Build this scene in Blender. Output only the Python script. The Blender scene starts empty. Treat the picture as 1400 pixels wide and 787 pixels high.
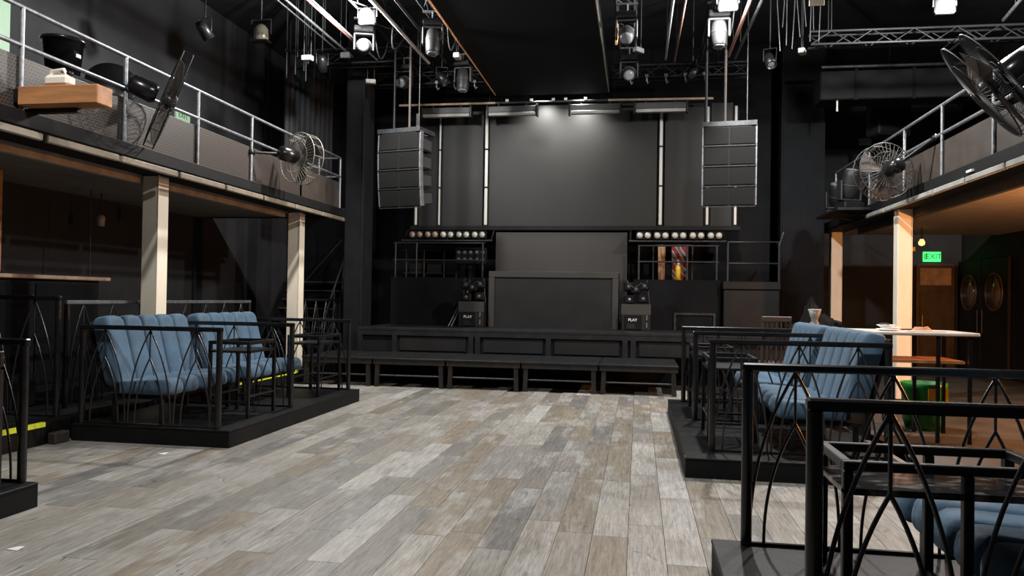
import bpy, math, random
from mathutils import Vector, Matrix
random.seed(7)
PI = math.pi
S = bpy.context.scene
COL = S.collection

# ---------------------------------------------------------------- camera, world, exposure
def make_camera():
    yaw, pit, rol = math.radians(9.35), math.radians(.75), math.radians(-.89)
    f = Vector((-math.sin(yaw)*math.cos(pit), math.cos(yaw)*math.cos(pit), math.sin(pit)))
    r = Vector((math.cos(yaw), math.sin(yaw), 0)); d = f.cross(r)
    r2 = math.cos(rol)*r + math.sin(rol)*d
    d2 = -math.sin(rol)*r + math.cos(rol)*d
    cd = bpy.data.cameras.new('camera'); co = bpy.data.objects.new('camera', cd); COL.objects.link(co)
    m = Matrix.Identity(4)
    for i in range(3):
        m[i][0] = r2[i]; m[i][1] = -d2[i]; m[i][2] = -f[i]
    m[2][3] = 1.5
    co.matrix_world = m
    cd.sensor_width = 36; cd.lens = 36*1050/1400; cd.clip_start = .05; cd.clip_end = 200
    S.camera = co
make_camera()
w = bpy.data.worlds.new('world'); S.world = w; w.use_nodes = True
w.node_tree.nodes['Background'].inputs[0].default_value = (.55, .62, .75, 1)
w.node_tree.nodes['Background'].inputs[1].default_value = 0.0
S.view_settings.view_transform = 'Standard'; S.view_settings.look = 'None'
S.view_settings.exposure = 0.10; S.view_settings.gamma = 1; S.view_settings.use_curve_mapping = False
FLOOD_W = 820          # watts of each ceiling flood
FLOOD_COL = (1.0, .98, .945)

# ---------------------------------------------------------------- materials
MATS = {}
def mat(name, col, rough=.6, metal=0, var=0, vscale=6, bump=0, bscale=40, emit=0, spec=.5, stretch=None, col2=None, coat=0, sheen=0):
    m = bpy.data.materials.new(name); m.use_nodes = True; MATS[name] = m
    nt = m.node_tree; b = nt.nodes['Principled BSDF']
    b.inputs['Base Color'].default_value = (*col, 1); b.inputs['Roughness'].default_value = rough
    b.inputs['Metallic'].default_value = metal; b.inputs['Specular IOR Level'].default_value = spec
    if coat: b.inputs['Coat Weight'].default_value = coat
    if sheen:
        b.inputs['Sheen Weight'].default_value = sheen; b.inputs['Sheen Roughness'].default_value = .4
    if emit:
        b.inputs['Emission Color'].default_value = (*col, 1); b.inputs['Emission Strength'].default_value = emit
    if var or bump or col2:
        tc = nt.nodes.new('ShaderNodeTexCoord'); mp = nt.nodes.new('ShaderNodeMapping')
        nt.links.new(tc.outputs['Object'], mp.inputs['Vector'])
        if stretch: mp.inputs['Scale'].default_value = stretch
    if var or col2:
        n = nt.nodes.new('ShaderNodeTexNoise'); n.inputs['Scale'].default_value = vscale; n.inputs['Detail'].default_value = 5
        nt.links.new(mp.outputs['Vector'], n.inputs['Vector'])
        cr = nt.nodes.new('ShaderNodeValToRGB')
        a = tuple(c*(1-var) for c in col); z = tuple(min(1, c*(1+var)) for c in col) if col2 is None else col2
        cr.color_ramp.elements[0].position = .33; cr.color_ramp.elements[1].position = .67
        cr.color_ramp.elements[0].color = (*a, 1); cr.color_ramp.elements[1].color = (*z, 1)
        nt.links.new(n.outputs['Fac'], cr.inputs['Fac']); nt.links.new(cr.outputs['Color'], b.inputs['Base Color'])
    if bump:
        n2 = nt.nodes.new('ShaderNodeTexNoise'); n2.inputs['Scale'].default_value = bscale; n2.inputs['Detail'].default_value = 3
        nt.links.new(mp.outputs['Vector'], n2.inputs['Vector'])
        bp = nt.nodes.new('ShaderNodeBump'); bp.inputs['Strength'].default_value = bump; bp.inputs['Distance'].default_value = .02
        nt.links.new(n2.outputs['Fac'], bp.inputs['Height']); nt.links.new(bp.outputs['Normal'], b.inputs['Normal'])
    return m

mat('black_metal', (.008, .008, .009), .38, 0, .35, 9, spec=.35)
mat('rail_black', (.010, .0105, .012), .22, 0, .3, 12, spec=.55)
mat('matte_black', (.0055, .0055, .0062), .75, 0, .3, 4, spec=.25)
mat('platform_black', (.006, .006, .0065), .5, 0, .55, 7, bump=.12, bscale=60, spec=.18)
mat('stage_black', (.011, .0115, .013), .5, 0, .35, 4, bump=.1, bscale=30, spec=.3)
mat('stage_frame', (.017, .0145, .013), .55, 0, .3, 10, spec=.3)
mat('wall_dark', (.026, .027, .030), .8, 0, .25, 1.2, bump=.15, bscale=14, spec=.3)
mat('wall_black', (.0048, .0056, .007), .75, 0, .35, 1.5, spec=.15)
mat('panel_dark', (.012, .012, .0125), .5, 0, .2, 3, spec=.3)
mat('wall_brown', (.012, .009, .007), .7, 0, .35, 2, spec=.3)
mat('ceiling_dark', (.016, .0175, .021), .9, 0, .3, 2, spec=.2)
mat('soffit_black', (.010, .012, .015), .85, spec=.2)
mat('soffit_under', (.22, .20, .185), .8, 0, .12, 3)
mat('column_cream', (.80, .73, .60), .55, 0, .08, 5, stretch=(1, 1, .3))
mat('galvanised', (.22, .23, .25), .38, .55, .25, 20)
mat('steel_dim', (.05, .052, .056), .45, .5, .3, 16)
mat('strip_plastic', (.20, .165, .125), .45, 0, .15, 8)
mat('beam_brown', (.46, .33, .23), .6, 0, .2, 6)
mat('panel_brown', (.045, .035, .029), .6, 0, .2, 4)
mat('wood_box', (.42, .19, .075), .55, 0, .3, 10, stretch=(1, .12, 1), bump=.1)
mat('jug_white', (.72, .66, .58), .5)
mat('plastic_black', (.007, .007, .008), .25)
mat('screen_face', (.021, .021, .0205), .45, 0, .12, 1.1, spec=.22, stretch=(1, 1, .35))
mat('grey_panel', (.024, .022, .020), .6, 0, .08, 3)
mat('tube_white', (.55, .54, .51), .35)
mat('pipe_bright', (.36, .36, .36), .4)
mat('strip_grey', (.30, .30, .28), .45, 0, .15, 5)
mat('lens_white', (.60, .60, .54), .25, coat=.5)
mat('lens_brownish', (.42, .29, .23), .3, coat=.5)  # darker and browner than the white lens colour
mat('spot_grey', (.40, .38, .36), .4)
mat('lens_glass', (.10, .105, .11), .08, 0, spec=.9, coat=1)
mat('speaker_black', (.012, .0125, .013), .6, 0, .2, 5, spec=.2)
mat('grille_black', (.0075, .0075, .0075), .7, 0, .15, 90, spec=.15)
mat('speaker_side', (.035, .036, .037), .6, 0, .15, 9, spec=.3)
mat('blue_velvet', (.068, .125, .190), .7, 0, .2, 5, bump=.12, bscale=50, sheen=.12, spec=.25)
mat('yellow_tape', (.72, .80, .04), .5)
mat('green_plastic', (.015, .20, .03), .35, 0, .3, 5)
mat('yellow_paint', (.85, .55, .03), .4)
mat('paper_white', (.85, .85, .82), .7)
mat('marble_top', (.78, .70, .62), .3, 0, .15, 6)
mat('tray_gloss', (.012, .012, .013), .12, 0, col2=(.30, .29, .28), vscale=9, stretch=(1, 2.0, 1))  # dark glossy colour with paler noise patches
mat('pipe_red', (.16, .075, .06), .5)
mat('pipe_silver', (.17, .175, .185), .4, .3)
mat('cable_black', (.02, .02, .022), .5)
mat('cable_copper', (.55, .27, .13), .45)
mat('glass_cup', (.26, .25, .23), .12, spec=.8, coat=.6)
mat('bag_black', (.012, .011, .011), .5, 0, .4, 8, bump=.5, bscale=9)
mat('chair_wood', (.045, .036, .030), .5)
mat('exit_green', (.05, .85, .16), .4, emit=1.6)
mat('exit_pale', (.30, .46, .33), .5)
mat('exit_text', (.01, .10, .02), .5)
mat('logo_white', (.85, .85, .83), .5)
mat('bulb_warm', (1.0, .42, .14), .4, emit=2.5)
mat('lamp_white', (1.0, .98, .94), .3, emit=70)
mat('door_brown', (.075, .047, .032), .35, 0, .3, 4)
mat('porthole_glass', (.13, .085, .055), .12, spec=.8)
mat('cloth_tan', (.50, .31, .17), .8, 0, .2, 6)
mat('cage_wire', (.055, .052, .048), .45, .4)
mat('blade_grey', (.045, .036, .031), .7, spec=.2)
mat('curtain_grey', (.030, .032, .036), .85, 0, .1, 4)
mat('rod_metal', (.018, .018, .02), .25, 0, spec=.6)
mat('truss_dark', (.012, .0125, .014), .5, 0, spec=.3)
mat('concrete', (.055, .048, .042), .6, 0, .3, 2.5, bump=.1, bscale=20)
mat('cage_light', (.20, .19, .165), .5, .2)
mat('strip_dark', (.05, .052, .055), .4)
mat('coat_cloth', (.007, .0065, .0065), .85, spec=.1)
mat('jar_glass', (.16, .145, .11), .2, spec=.7, coat=.5)
mat('brass', (.6, .42, .16), .35, .8)

for e_, p_ in zip([n for n in MATS['tray_gloss'].node_tree.nodes if n.type == 'VALTORGB'][0].color_ramp.elements, (.52, .74)): e_.position = p_

def striped_cloth():
    m = mat('cloth_striped', (.35, .33, .33), .8); nt = m.node_tree; b = nt.nodes['Principled BSDF']
    tc = nt.nodes.new('ShaderNodeTexCoord'); mp = nt.nodes.new('ShaderNodeMapping'); mp.inputs['Rotation'].default_value = (0, .7, 0)
    wv = nt.nodes.new('ShaderNodeTexWave'); wv.inputs['Scale'].default_value = 1.6; wv.inputs['Distortion'].default_value = 5
    cr = nt.nodes.new('ShaderNodeValToRGB'); cr.color_ramp.interpolation = 'CONSTANT'
    e = cr.color_ramp.elements; e[0].color = (.22, .03, .03, 1); e[1].position = .42; e[1].color = (.45, .43, .43, 1)
    x = e.new(.72); x.color = (.14, .12, .12, 1)
    nt.links.new(tc.outputs['Object'], mp.inputs['Vector']); nt.links.new(mp.outputs['Vector'], wv.inputs['Vector'])
    nt.links.new(wv.outputs['Fac'], cr.inputs['Fac']); nt.links.new(cr.outputs['Color'], b.inputs['Base Color'])
striped_cloth()

def mesh_screen_mat():
    # woven wire panel: fine relief and tone only
    m = mat('wire_mesh', (.085, .068, .058), .55); nt = m.node_tree; b = nt.nodes['Principled BSDF']
    tc = nt.nodes.new('ShaderNodeTexCoord'); mp = nt.nodes.new('ShaderNodeMapping'); mp.inputs['Rotation'].default_value = (0, PI/2, 0)
    br = nt.nodes.new('ShaderNodeTexBrick'); br.inputs['Scale'].default_value = 9
    br.inputs['Color1'].default_value = (.009, .008, .007, 1); br.inputs['Color2'].default_value = (.013, .011, .01, 1)
    br.inputs['Mortar'].default_value = (.062, .047, .038, 1); br.inputs['Mortar Size'].default_value = .05
    br.inputs['Brick Width'].default_value = .36; br.inputs['Row Height'].default_value = .28
    sp = nt.nodes.new('ShaderNodeSeparateXYZ'); cb = nt.nodes.new('ShaderNodeCombineXYZ')
    nt.links.new(tc.outputs['Object'], sp.inputs[0]); nt.links.new(sp.outputs['Y'], cb.inputs['X']); nt.links.new(sp.outputs['Z'], cb.inputs['Y'])
    nt.links.new(cb.outputs[0], br.inputs['Vector']); nt.links.new(br.outputs['Color'], b.inputs['Base Color'])
mesh_screen_mat()

def plank_mat(name, island):
    m = bpy.data.materials.new(name); m.use_nodes = True; MATS[name] = m
    nt = m.node_tree; N = nt.nodes; L = nt.links.new; b = N['Principled BSDF']
    tc = N.new('ShaderNodeTexCoord')
    if island:
        g = N.new('ShaderNodeNewGeometry'); rnd = g.outputs['Random Per Island']
    else:
        g = N.new('ShaderNodeObjectInfo'); rnd = g.outputs['Random']
    off = N.new('ShaderNodeVectorMath'); off.operation = 'MULTIPLY_ADD'
    L(rnd, off.inputs[0]); off.inputs[1].default_value = (37, 91, 13); L(tc.outputs['Object'], off.inputs[2])
    def noise(scale, vec, detail=5, rough=.6, dist=0):
        mp = N.new('ShaderNodeMapping'); mp.inputs['Scale'].default_value = vec; L(off.outputs[0], mp.inputs['Vector'])
        n = N.new('ShaderNodeTexNoise'); n.inputs['Scale'].default_value = scale; n.inputs['Detail'].default_value = detail
        n.inputs['Roughness'].default_value = rough; n.inputs['Distortion'].default_value = dist
        L(mp.outputs['Vector'], n.inputs['Vector']); return n.outputs['Fac']
    tone = N.new('ShaderNodeValToRGB'); tone.color_ramp.interpolation = 'CONSTANT'
    tones = [(.34, .323, .295), (.21, .197, .178), (.28, .266, .24), (.25, .215, .168), (.41, .398, .372), (.165, .158, .152),
             (.27, .248, .216), (.225, .217, .204), (.325, .309, .282), (.225, .196, .155), (.25, .239, .222), (.37, .36, .342)]
    e = tone.color_ramp.elements; e[0].color = (*tones[0], 1); e[1].position = 1/len(tones); e[1].color = (*tones[1], 1)
    for i, t in enumerate(tones[2:], 2):
        x = e.new(i/len(tones)); x.color = (*t, 1)
    L(rnd, tone.inputs['Fac'])
    def mix(kind, a, bb, fac):
        mx = N.new('ShaderNodeMix'); mx.data_type = 'RGBA'; mx.blend_type = kind
        if isinstance(fac, float): mx.inputs[0].default_value = fac
        else: L(fac, mx.inputs[0])
        L(a, mx.inputs[6])
        if isinstance(bb, tuple): mx.inputs[7].default_value = (*bb, 1)
        else: L(bb, mx.inputs[7])
        return mx.outputs[2]
    def ramp(src, p0, p1, c0, c1):
        r = N.new('ShaderNodeValToRGB'); r.color_ramp.elements[0].position = p0; r.color_ramp.elements[1].position = p1
        r.color_ramp.elements[0].color = (c0,)*3 + (1,); r.color_ramp.elements[1].color = (c1,)*3 + (1,); L(src, r.inputs['Fac']); return r.outputs['Color']
    c = tone.outputs['Color']
    patch = ramp(noise(2.2, (1.2, .8, 1), 3), .48, .68, 0, .6)
    c = mix('MIX', c, (.245, .210, .165), patch)
    pale = ramp(noise(2.0, (1.6, .7, 1), 3), .52, .66, 0, .7)
    c = mix('MIX', c, (.40, .39, .37), pale)
    grain = ramp(noise(7, (7, .45, 1), 8, .72, .8), .3, .7, .55, 1.32)
    c = mix('MULTIPLY', c, grain, 1.0)
    fine = ramp(noise(30, (5, .25, 1), 6, .75), .35, .65, .76, 1.18)
    c = mix('MULTIPLY', c, fine, 1.0)
    lines = ramp(noise(12, (6, .22, 1), 4, .6, 1.6), .40, .47, .62, 1)
    lmask = ramp(noise(1.7, (1, .6, 1), 2), .46, .58, 0, .9)
    lc = mix('MULTIPLY', c, lines, lmask)
    c = lc
    knots = ramp(noise(5, (1.6, .9, 1), 2, .5, 1.5), .24, .33, .5, 1)
    c = mix('MULTIPLY', c, knots, 1.0)
    L(c, b.inputs['Base Color']); b.inputs['Roughness'].default_value = .46; b.inputs['Specular IOR Level'].default_value = .35
    bp = N.new('ShaderNodeBump'); bp.inputs['Strength'].default_value = .12; bp.inputs['Distance'].default_value = .004
    L(grain, bp.inputs['Height']); L(bp.outputs['Normal'], b.inputs['Normal'])
plank_mat('plank_wood', False); plank_mat('plank_wood_joined', True)

# ---------------------------------------------------------------- mesh helpers
class MB:
    def __init__(s): s.v = []; s.f = []; s.sm = []
    def add(s, vs, fs, smooth=False, M=None):
        o = len(s.v)
        s.v += [tuple(M @ Vector(p)) if M is not None else tuple(p) for p in vs]
        s.f += [tuple(i+o for i in f) for f in fs]; s.sm += [smooth]*len(fs); return s
    def box(s, c, d, M=None, bev=0):
        hx, hy, hz = d[0]/2, d[1]/2, d[2]/2
        if bev <= 0:
            vs = [(c[0]+x*hx, c[1]+y*hy, c[2]+z*hz) for x in (-1, 1) for y in (-1, 1) for z in (-1, 1)]
            return s.add(vs, [(0,1,3,2), (4,6,7,5), (0,4,5,1), (2,3,7,6), (0,2,6,4), (1,5,7,3)], False, M)
        b = min(bev, hx*.9, hy*.9, hz*.9); vs = []; idx = {}
        for x in (-1, 1):
            for y in (-1, 1):
                for z in (-1, 1):
                    for a in range(3):
                        p = [x*(hx-b), y*(hy-b), z*(hz-b)]; p[a] = (x*hx, y*hy, z*hz)[a]
                        idx[(x, y, z, a)] = len(vs); vs.append((c[0]+p[0], c[1]+p[1], c[2]+p[2]))
        fs = []
        for a in range(3):
            u, v = (a+1) % 3, (a+2) % 3
            for sg in (-1, 1):
                q = []
                for su, sv in ((-1,-1), (1,-1), (1,1), (-1,1)):
                    k = [0,0,0]; k[a] = sg; k[u] = su; k[v] = sv; q.append(idx[(*k, a)])
                fs.append(tuple(q if sg > 0 else q[::-1]))
        for a in range(3):                       # edge chamfers along axis a
            u, v = (a+1) % 3, (a+2) % 3
            for su in (-1, 1):
                for sv in (-1, 1):
                    k0 = [0,0,0]; k0[u] = su; k0[v] = sv; k1 = k0[:]; k0[a] = -1; k1[a] = 1
                    q = [idx[(*k0, u)], idx[(*k0, v)], idx[(*k1, v)], idx[(*k1, u)]]
                    fs.append(tuple(q if su*sv < 0 else q[::-1]))
        for x in (-1, 1):
            for y in (-1, 1):
                for z in (-1, 1):
                    q = [idx[(x,y,z,0)], idx[(x,y,z,1)], idx[(x,y,z,2)]]
                    fs.append(tuple(q if x*y*z > 0 else q[::-1]))
        return s.add(vs, fs, False, M)
    def span(s, a, b, bev=0):
        return s.box([(a[i]+b[i])/2 for i in range(3)], [abs(b[i]-a[i]) for i in range(3)], None, bev)
    def tube(s, pts, r, n=8, cap=True, M=None, closed=False):
        P = [Vector(p) for p in pts]; k = len(P); vs = []; fs = []
        up = None
        for i, p in enumerate(P):
            if closed: t = (P[(i+1) % k]-P[i-1]).normalized()
            else: t = (P[min(i+1, k-1)]-P[max(i-1, 0)]).normalized()
            if up is None:
                up = Vector((0,0,1)) if abs(t.z) < .9 else Vector((1,0,0))
            up = (up - t*up.dot(t)).normalized(); sd = t.cross(up)
            rr = r[i] if isinstance(r, (list, tuple)) else r
            for j in range(n):
                a = 2*PI*j/n; vs.append(p + (up*math.cos(a)+sd*math.sin(a))*rr)
        m = k if closed else k-1
        for i in range(m):
            for j in range(n):
                a = i*n+j; b = i*n+(j+1) % n; c = ((i+1) % k)*n+(j+1) % n; d = ((i+1) % k)*n+j
                fs.append((a, d, c, b))
        s.add(vs, fs, n > 4, M)
        if cap and not closed:
            o = [tuple(v) for v in vs]
            s.add(o[:n], [tuple(range(n))], False, M); s.add(o[-n:], [tuple(range(n))[::-1]], False, M)
        return s
    def lathe(s, prof, n=20, M=None, axis='z'):
        vs = []; fs = []
        for (r, z) in prof:
            for j in range(n):
                a = 2*PI*j/n; vs.append((r*math.cos(a), r*math.sin(a), z))
        for i in range(len(prof)-1):
            for j in range(n):
                fs.append((i*n+j, i*n+(j+1) % n, (i+1)*n+(j+1) % n, (i+1)*n+j))
        fs.append(tuple(range(n))[::-1]); fs.append(tuple((len(prof)-1)*n+j for j in range(n)))
        return s.add(vs, fs, True, M)
    def build(s, name, m, parent=None, loc=None, rot=None):
        me = bpy.data.meshes.new(name); me.from_pydata(s.v, [], s.f); me.materials.append(MATS[m])
        me.polygons.foreach_set('use_smooth', s.sm); me.update()
        return link(name, me, parent, loc, rot)
def link(name, me, parent=None, loc=None, rot=None, scale=None):
    o = bpy.data.objects.new(name, me); COL.objects.link(o)
    if parent: o.parent = parent
    if loc: o.location = loc
    if rot: o.rotation_euler = rot
    if scale: o.scale = scale
    return o
def tag(o, label, cat, group=None):
    o['label'] = label; o['category'] = cat
    if group: o['group'] = group
    return o
def struct(o): o['kind'] = 'structure'; return o
def thing(name, label, cat, loc=(0,0,0), rz=0, group=None, rot=None):
    o = bpy.data.objects.new(name, None); COL.objects.link(o); o.empty_display_size = .1
    o.location = loc; o.rotation_euler = rot if rot else (0, 0, rz)
    return tag(o, label, cat, group)
def dup(root, loc, rz=None, label=None, group=None, rot=None):
    r = root.copy(); COL.objects.link(r); r.location = loc
    if rot: r.rotation_euler = rot
    elif rz is not None: r.rotation_euler = (0, 0, rz)
    if label: r['label'] = label
    if group: r['group'] = group
    for ch in list(root.children):
        c = ch.copy(); COL.objects.link(c); c.parent = r
        for g in list(ch.children):
            d = g.copy(); COL.objects.link(d); d.parent = c
    return r
def box(name, a, b, m, parent=None, bev=0): return MB().span(a, b, bev).build(name, m, parent)
def bar(name, pts, r, m, parent=None, n=8): return MB().tube(pts, r, n).build(name, m, parent)
def text_mesh(name, s, size, m, parent, loc, rot, depth=.002):
    cu = bpy.data.curves.new('t', 'FONT'); cu.body = s; cu.size = size; cu.extrude = depth; cu.align_x = 'CENTER'; cu.align_y = 'CENTER'
    t = bpy.data.objects.new('t', cu); COL.objects.link(t)
    dg = bpy.context.evaluated_depsgraph_get(); me = bpy.data.meshes.new_from_object(t.evaluated_get(dg))
    bpy.data.objects.remove(t); me.materials.clear(); me.materials.append(MATS[m])
    return link(name, me, parent, loc, rot)
def aim(n):
    """rotation whose local +Z points along n"""
    return Vector(n).to_track_quat('Z', 'Y').to_euler()

# ---------------------------------------------------------------- room shell
floor = struct(box('floor', (-8.4, -4, -.2), (7.6, 19.5, -.012), 'wall_brown'))
PW, PL = .225, 1.5
pm = MB().box((0, 0, -.006), (PW-.0025, PL-.003, .012), None, .0012).build('plank', 'plank_wood').data
bpy.data.objects.remove(bpy.data.objects['plank'])
cand = []
Rc = S.camera.matrix_world.inverted()
for i in range(-26, 12):
    x = -.045 + (i+.5)*PW
    o0 = random.random()*PL
    for k in range(-1, 10):
        y = 1.0 + o0 + k*PL
        if y < .4 or y > 12.9: continue
        p = Rc @ Vector((x, y, 0))
        inview = p.z < -.5 and abs(p.x/-p.z) < .72 and abs(p.y/-p.z) < .44
        hid = (-5.62 < x < -3.9 and 6.9 < y < 10.5) or (x > .5 and x < 2.2 and (6.7 < y < 10.6 or y < 4.4)) or y > 12.4
        cand.append((not inview or hid, Vector((x, y, -1.5)).length, x, y))
cand.sort()
stuff = MB()
for n, (h, d, x, y) in enumerate(cand):
    if n < 295: link('plank', pm, floor, (x, y, 0))
    else: stuff.box((x, y, -.006), (PW-.0025, PL-.003, .012))
so = stuff.build('plank', 'plank_wood_joined', floor); so['kind'] = 'stuff'

struct(box('floor_corridor', (2.53, -4, -.012), (7.4, 19.3, 0), 'concrete'))
struct(box('wall_left', (-8.4, -4, 0), (-8.2, 17.2, 7.2), 'wall_dark'))
struct(box('wall_right', (7.4, -4, 0), (7.6, 19.5, 7.2), 'wall_brown'))
struct(box('wall_front', (-8.4, -4.2, 0), (7.6, -4, 7.2), 'wall_dark'))
struct(box('wall_stage_back', (-8.4, 17, 0), (2.9, 17.2, 7.2), 'wall_black'))
struct(box('wall_back', (2.9, 19.3, 0), (7.6, 19.5, 7.2), 'wall_dark'))
struct(box('wall_stage_right', (2.75, 17.0, 0), (2.9, 19.3, 7.2), 'wall_black'))
struct(box('ceiling', (-8.4, -4.2, 7.0), (7.6, 19.5, 7.2), 'ceiling_dark'))
o = box('ceiling_soffit', (-2.9, -4, 5.6), (-.63, 15.3, 5.95), 'soffit_black'); struct(o)
o = box('floor_raised', (-8.2, -4, -.01), (-5.7, 17.0, .215), 'platform_black'); struct(o)
pl = thing('pillar', 'broad dark ribbed pillar standing between stage and right balcony', 'pillar', (3.3, 16.9, 0))
box('core', (-.40, -.4, 0), (.43, .4, 7), 'wall_black', pl)
for k in range(14):
    box('rib', (-.39+k*.06, -.412, 0), (-.365+k*.06, -.4, 7), 'wall_black', pl)
box('edge_trim', (-.43, -.43, 0), (-.40, -.37, 7), 'wall_black', pl)
p2 = thing('pillar', 'slim black pillar at the stage end of the left balcony', 'pillar', (-5.35, 14.25, 0))
box('core', (-.22, -.3, 0), (.14, .3, 7), 'matte_black', p2, .02)
box('corner_trim', (.13, -.31, 0), (.15, -.27, 7), 'truss_dark', p2)

# yellow tape on the raised floor edge
for a, b in ((2.5, 6.68), (10.3, 12.32)):
    tag(box('yellow_tape', (-5.735, a, .175), (-5.694, b, .2185), 'yellow_tape'), 'fluorescent yellow tape along the raised floor edge by ' + ('the low corner platform' if a < 5 else 'the cream column'), 'tape')
tag(box('step_block', (-5.69, 6.70, 0), (-5.60, 6.90, .11), 'panel_brown', None, .01), 'small scuffed wooden block at the foot of the raised floor', 'block')

# ---------------------------------------------------------------- stage
def riser_proto():
    t = thing('stage_riser', 'low black stage riser with angled legs and a front tube', 'stage', (0,0,0), 0, 'low risers along the stage front')
    W, D, H = 1.235, 1.48, .48
    box('deck', (0, 0, H-.035), (W, D, H), 'stage_black', t, .006)
    box('front_frame', (.01, .01, H-.11), (W-.01, .05, H-.035), 'stage_frame', t, .004)
    box('rear_frame', (.01, D-.05, H-.11), (W-.01, D-.01, H-.035), 'stage_frame', t)
    for y in (.02, D-.09):
        for x, s in ((.03, 1), (W-.10, -1)):
            m = MB(); vs = [(x, y, 0), (x+.07, y, 0), (x+.07, y+.07, 0), (x, y+.07, 0)]
            dx = .012*s
            vs += [(a+dx, b, H-.11) for a, b, _ in vs]
            m.add(vs, [(0,3,2,1), (4,5,6,7), (0,1,5,4), (1,2,6,5), (2,3,7,6), (3,0,4,7)]).build('leg', 'stage_frame', t)
    bar('cross_tube', [(.09, .05, .19), (W-.09, .05, .19)], .014, 'steel_dim', t)
    box('back_skirt', (.05, D-.12, 0), (W-.05, D-.10, H-.11), 'matte_black', t)
    return t
rp = riser_proto(); xs = [.645-1.245*k for k in range(1, 6)]
for k, x in enumerate(xs):
    lb = 'low black stage riser with angled legs, ' + ('end unit beside the aisle platform', 'second from the end beside the aisle platform', 'middle one of the five', 'fourth, next to last towards the cream columns', 'last one, half hidden behind the arched railing')[k]
    if k == 0: rp.location = (x, 12.2, 0); rp['label'] = lb
    else: dup(rp, (x, 12.2, 0), None, lb)
# upper tier
def tier2():
    t = thing('stage_tier', 'upper black stage tier with recessed front panels', 'stage', (0, 13.7, 0))
    x0, x1 = -5.17, 2.7
    box('deck', (x0, 0, .86), (x1, 3.28, .92), 'stage_black', t, .008)
    box('fascia', (x0, .06, .48), (x1, .10, .86), 'matte_black', t)
    box('top_rail', (x0, .0, .78), (x1, .06, .86), 'stage_black', t)
    px = [-5.12, -4.45, -3.0, -2.88, -1.58, -.22, -.08, 1.25, 2.6]
    for x in px: box('post', (x-.045, .0, 0), (x+.045, .06, .78), 'stage_black', t)
    for a, b in ((-4.40, -3.06), (-2.82, -1.64), (-1.52, -.28), (-.02, 1.2)):
        box('panel', (a+.04, .035, .50), (b-.04, .06, .76), 'panel_dark', t, .008)
    return t
tier2()

# DJ booth
t = thing('dj_booth', 'wide black booth with raised border frame on the stage', 'booth', (-1.66, 15.0, .92))
box('front_panel', (-1.16, .02, 0), (1.16, .06, .99), 'panel_dark', t)
box('frame_top', (-1.28, -.02, .99), (1.28, .06, 1.11), 'grey_panel', t, .006)
for s in (-1, 1): box('frame_side', (s*1.22-.06, -.02, 0), (s*1.22+.06, .06, .99), 'grey_panel', t, .006)
box('worktop', (-1.28, .06, 1.03), (1.28, .75, 1.09), 'matte_black', t)
for s in (-1, 1): box('side_panel', (s*1.25-.03, .06, 0), (s*1.25+.03, .75, 1.03), 'matte_black', t)
t = thing('backdrop_panel', 'plain brownish grey panel standing behind the booth', 'panel', (-1.6, 15.92, .92))
box('sheet', (-1.38, 0, 0), (1.36, .05, 1.96), 'grey_panel', t)
for s in (-1.2, 0, 1.2): box('batten', (s-.03, .05, 0), (s+.03, .09, 1.9), 'matte_black', t)

# raised rear decks either side
def rear_deck(x0, x1, label, frame):
    t = thing('stage_deck', label, 'stage', (0, 15.55, .92))
    box('face', (x0, 0, 0), (x1, .05, .99), 'wall_black', t, .006)
    box('deck', (x0, .05, .93), (x1, 1.4, .99), 'matte_black', t)
    box('end_panel', (x0, .05, 0), (x0+.05, 1.4, .93), 'matte_black', t)
    box('end_panel', (x1-.05, .05, 0), (x1, 1.4, .93), 'matte_black', t)
    if frame:
        for a, b in (((.70, -.03, 0), (.74, 0, .34)), ((1.46, -.03, 0), (1.50, 0, .34)), ((.74, -.03, .30), (1.46, 0, .34))):
            box('hatch_frame', a, b, 'steel_dim', t)
rear_deck(-5.15, -3.10, 'tall black deck face beside the booth on the curtain side', False)
rear_deck(-.10, 1.60, 'tall black deck with small framed hatch right of the booth', True)
t = thing('stage_cabinet', 'boxy dark cabinet with lid beside the ribbed pillar', 'cabinet', (2.16, 15.4, .92))
box('body', (-.52, 0, 0), (.52, .9, .80), 'panel_dark', t, .01); box('lid', (-.54, -.02, .81), (.54, .92, .97), 'panel_dark', t, .015)

def stage_rail(x0, x1, label, posts, zs):
    t = thing('stage_railing', label, 'railing', (0, 15.62, 1.91))
    for z in zs: bar('rail', [(x0, 0, z), (x1, 0, z)], .017, 'steel_dim', t)
    for x in posts: bar('post', [(x, 0, 0), (x, 0, zs[-1])], .02, 'steel_dim', t)
stage_rail(-5.12, -3.15, 'dim grey pipe railing on the deck under the long row of lamps by the curtain', [-5.08, -4.62, -3.2], [.36, .72])
stage_rail(-.02, 1.56, 'dim grey pipe railing in front of the tan and striped cloths', [0, .95, 1.52], [.36, .68])
t = thing('stage_railing', 'bent pipe railing by the ribbed pillar above the dark cabinet', 'railing', (0, 15.62, 1.89))
for z in (.36, .78): bar('rail', [(1.73, 0, z), (2.7, 0, z), (2.74, .5, z)], .018, 'steel_dim', t)
for x in (1.73, 2.7): bar('post', [(x, 0, 0), (x, 0, .78)], .022, 'steel_dim', t)
bar('kick_plate', [(2.70, 0, .70), (2.78, 0, .98)], .02, 'steel_dim', t)

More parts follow.
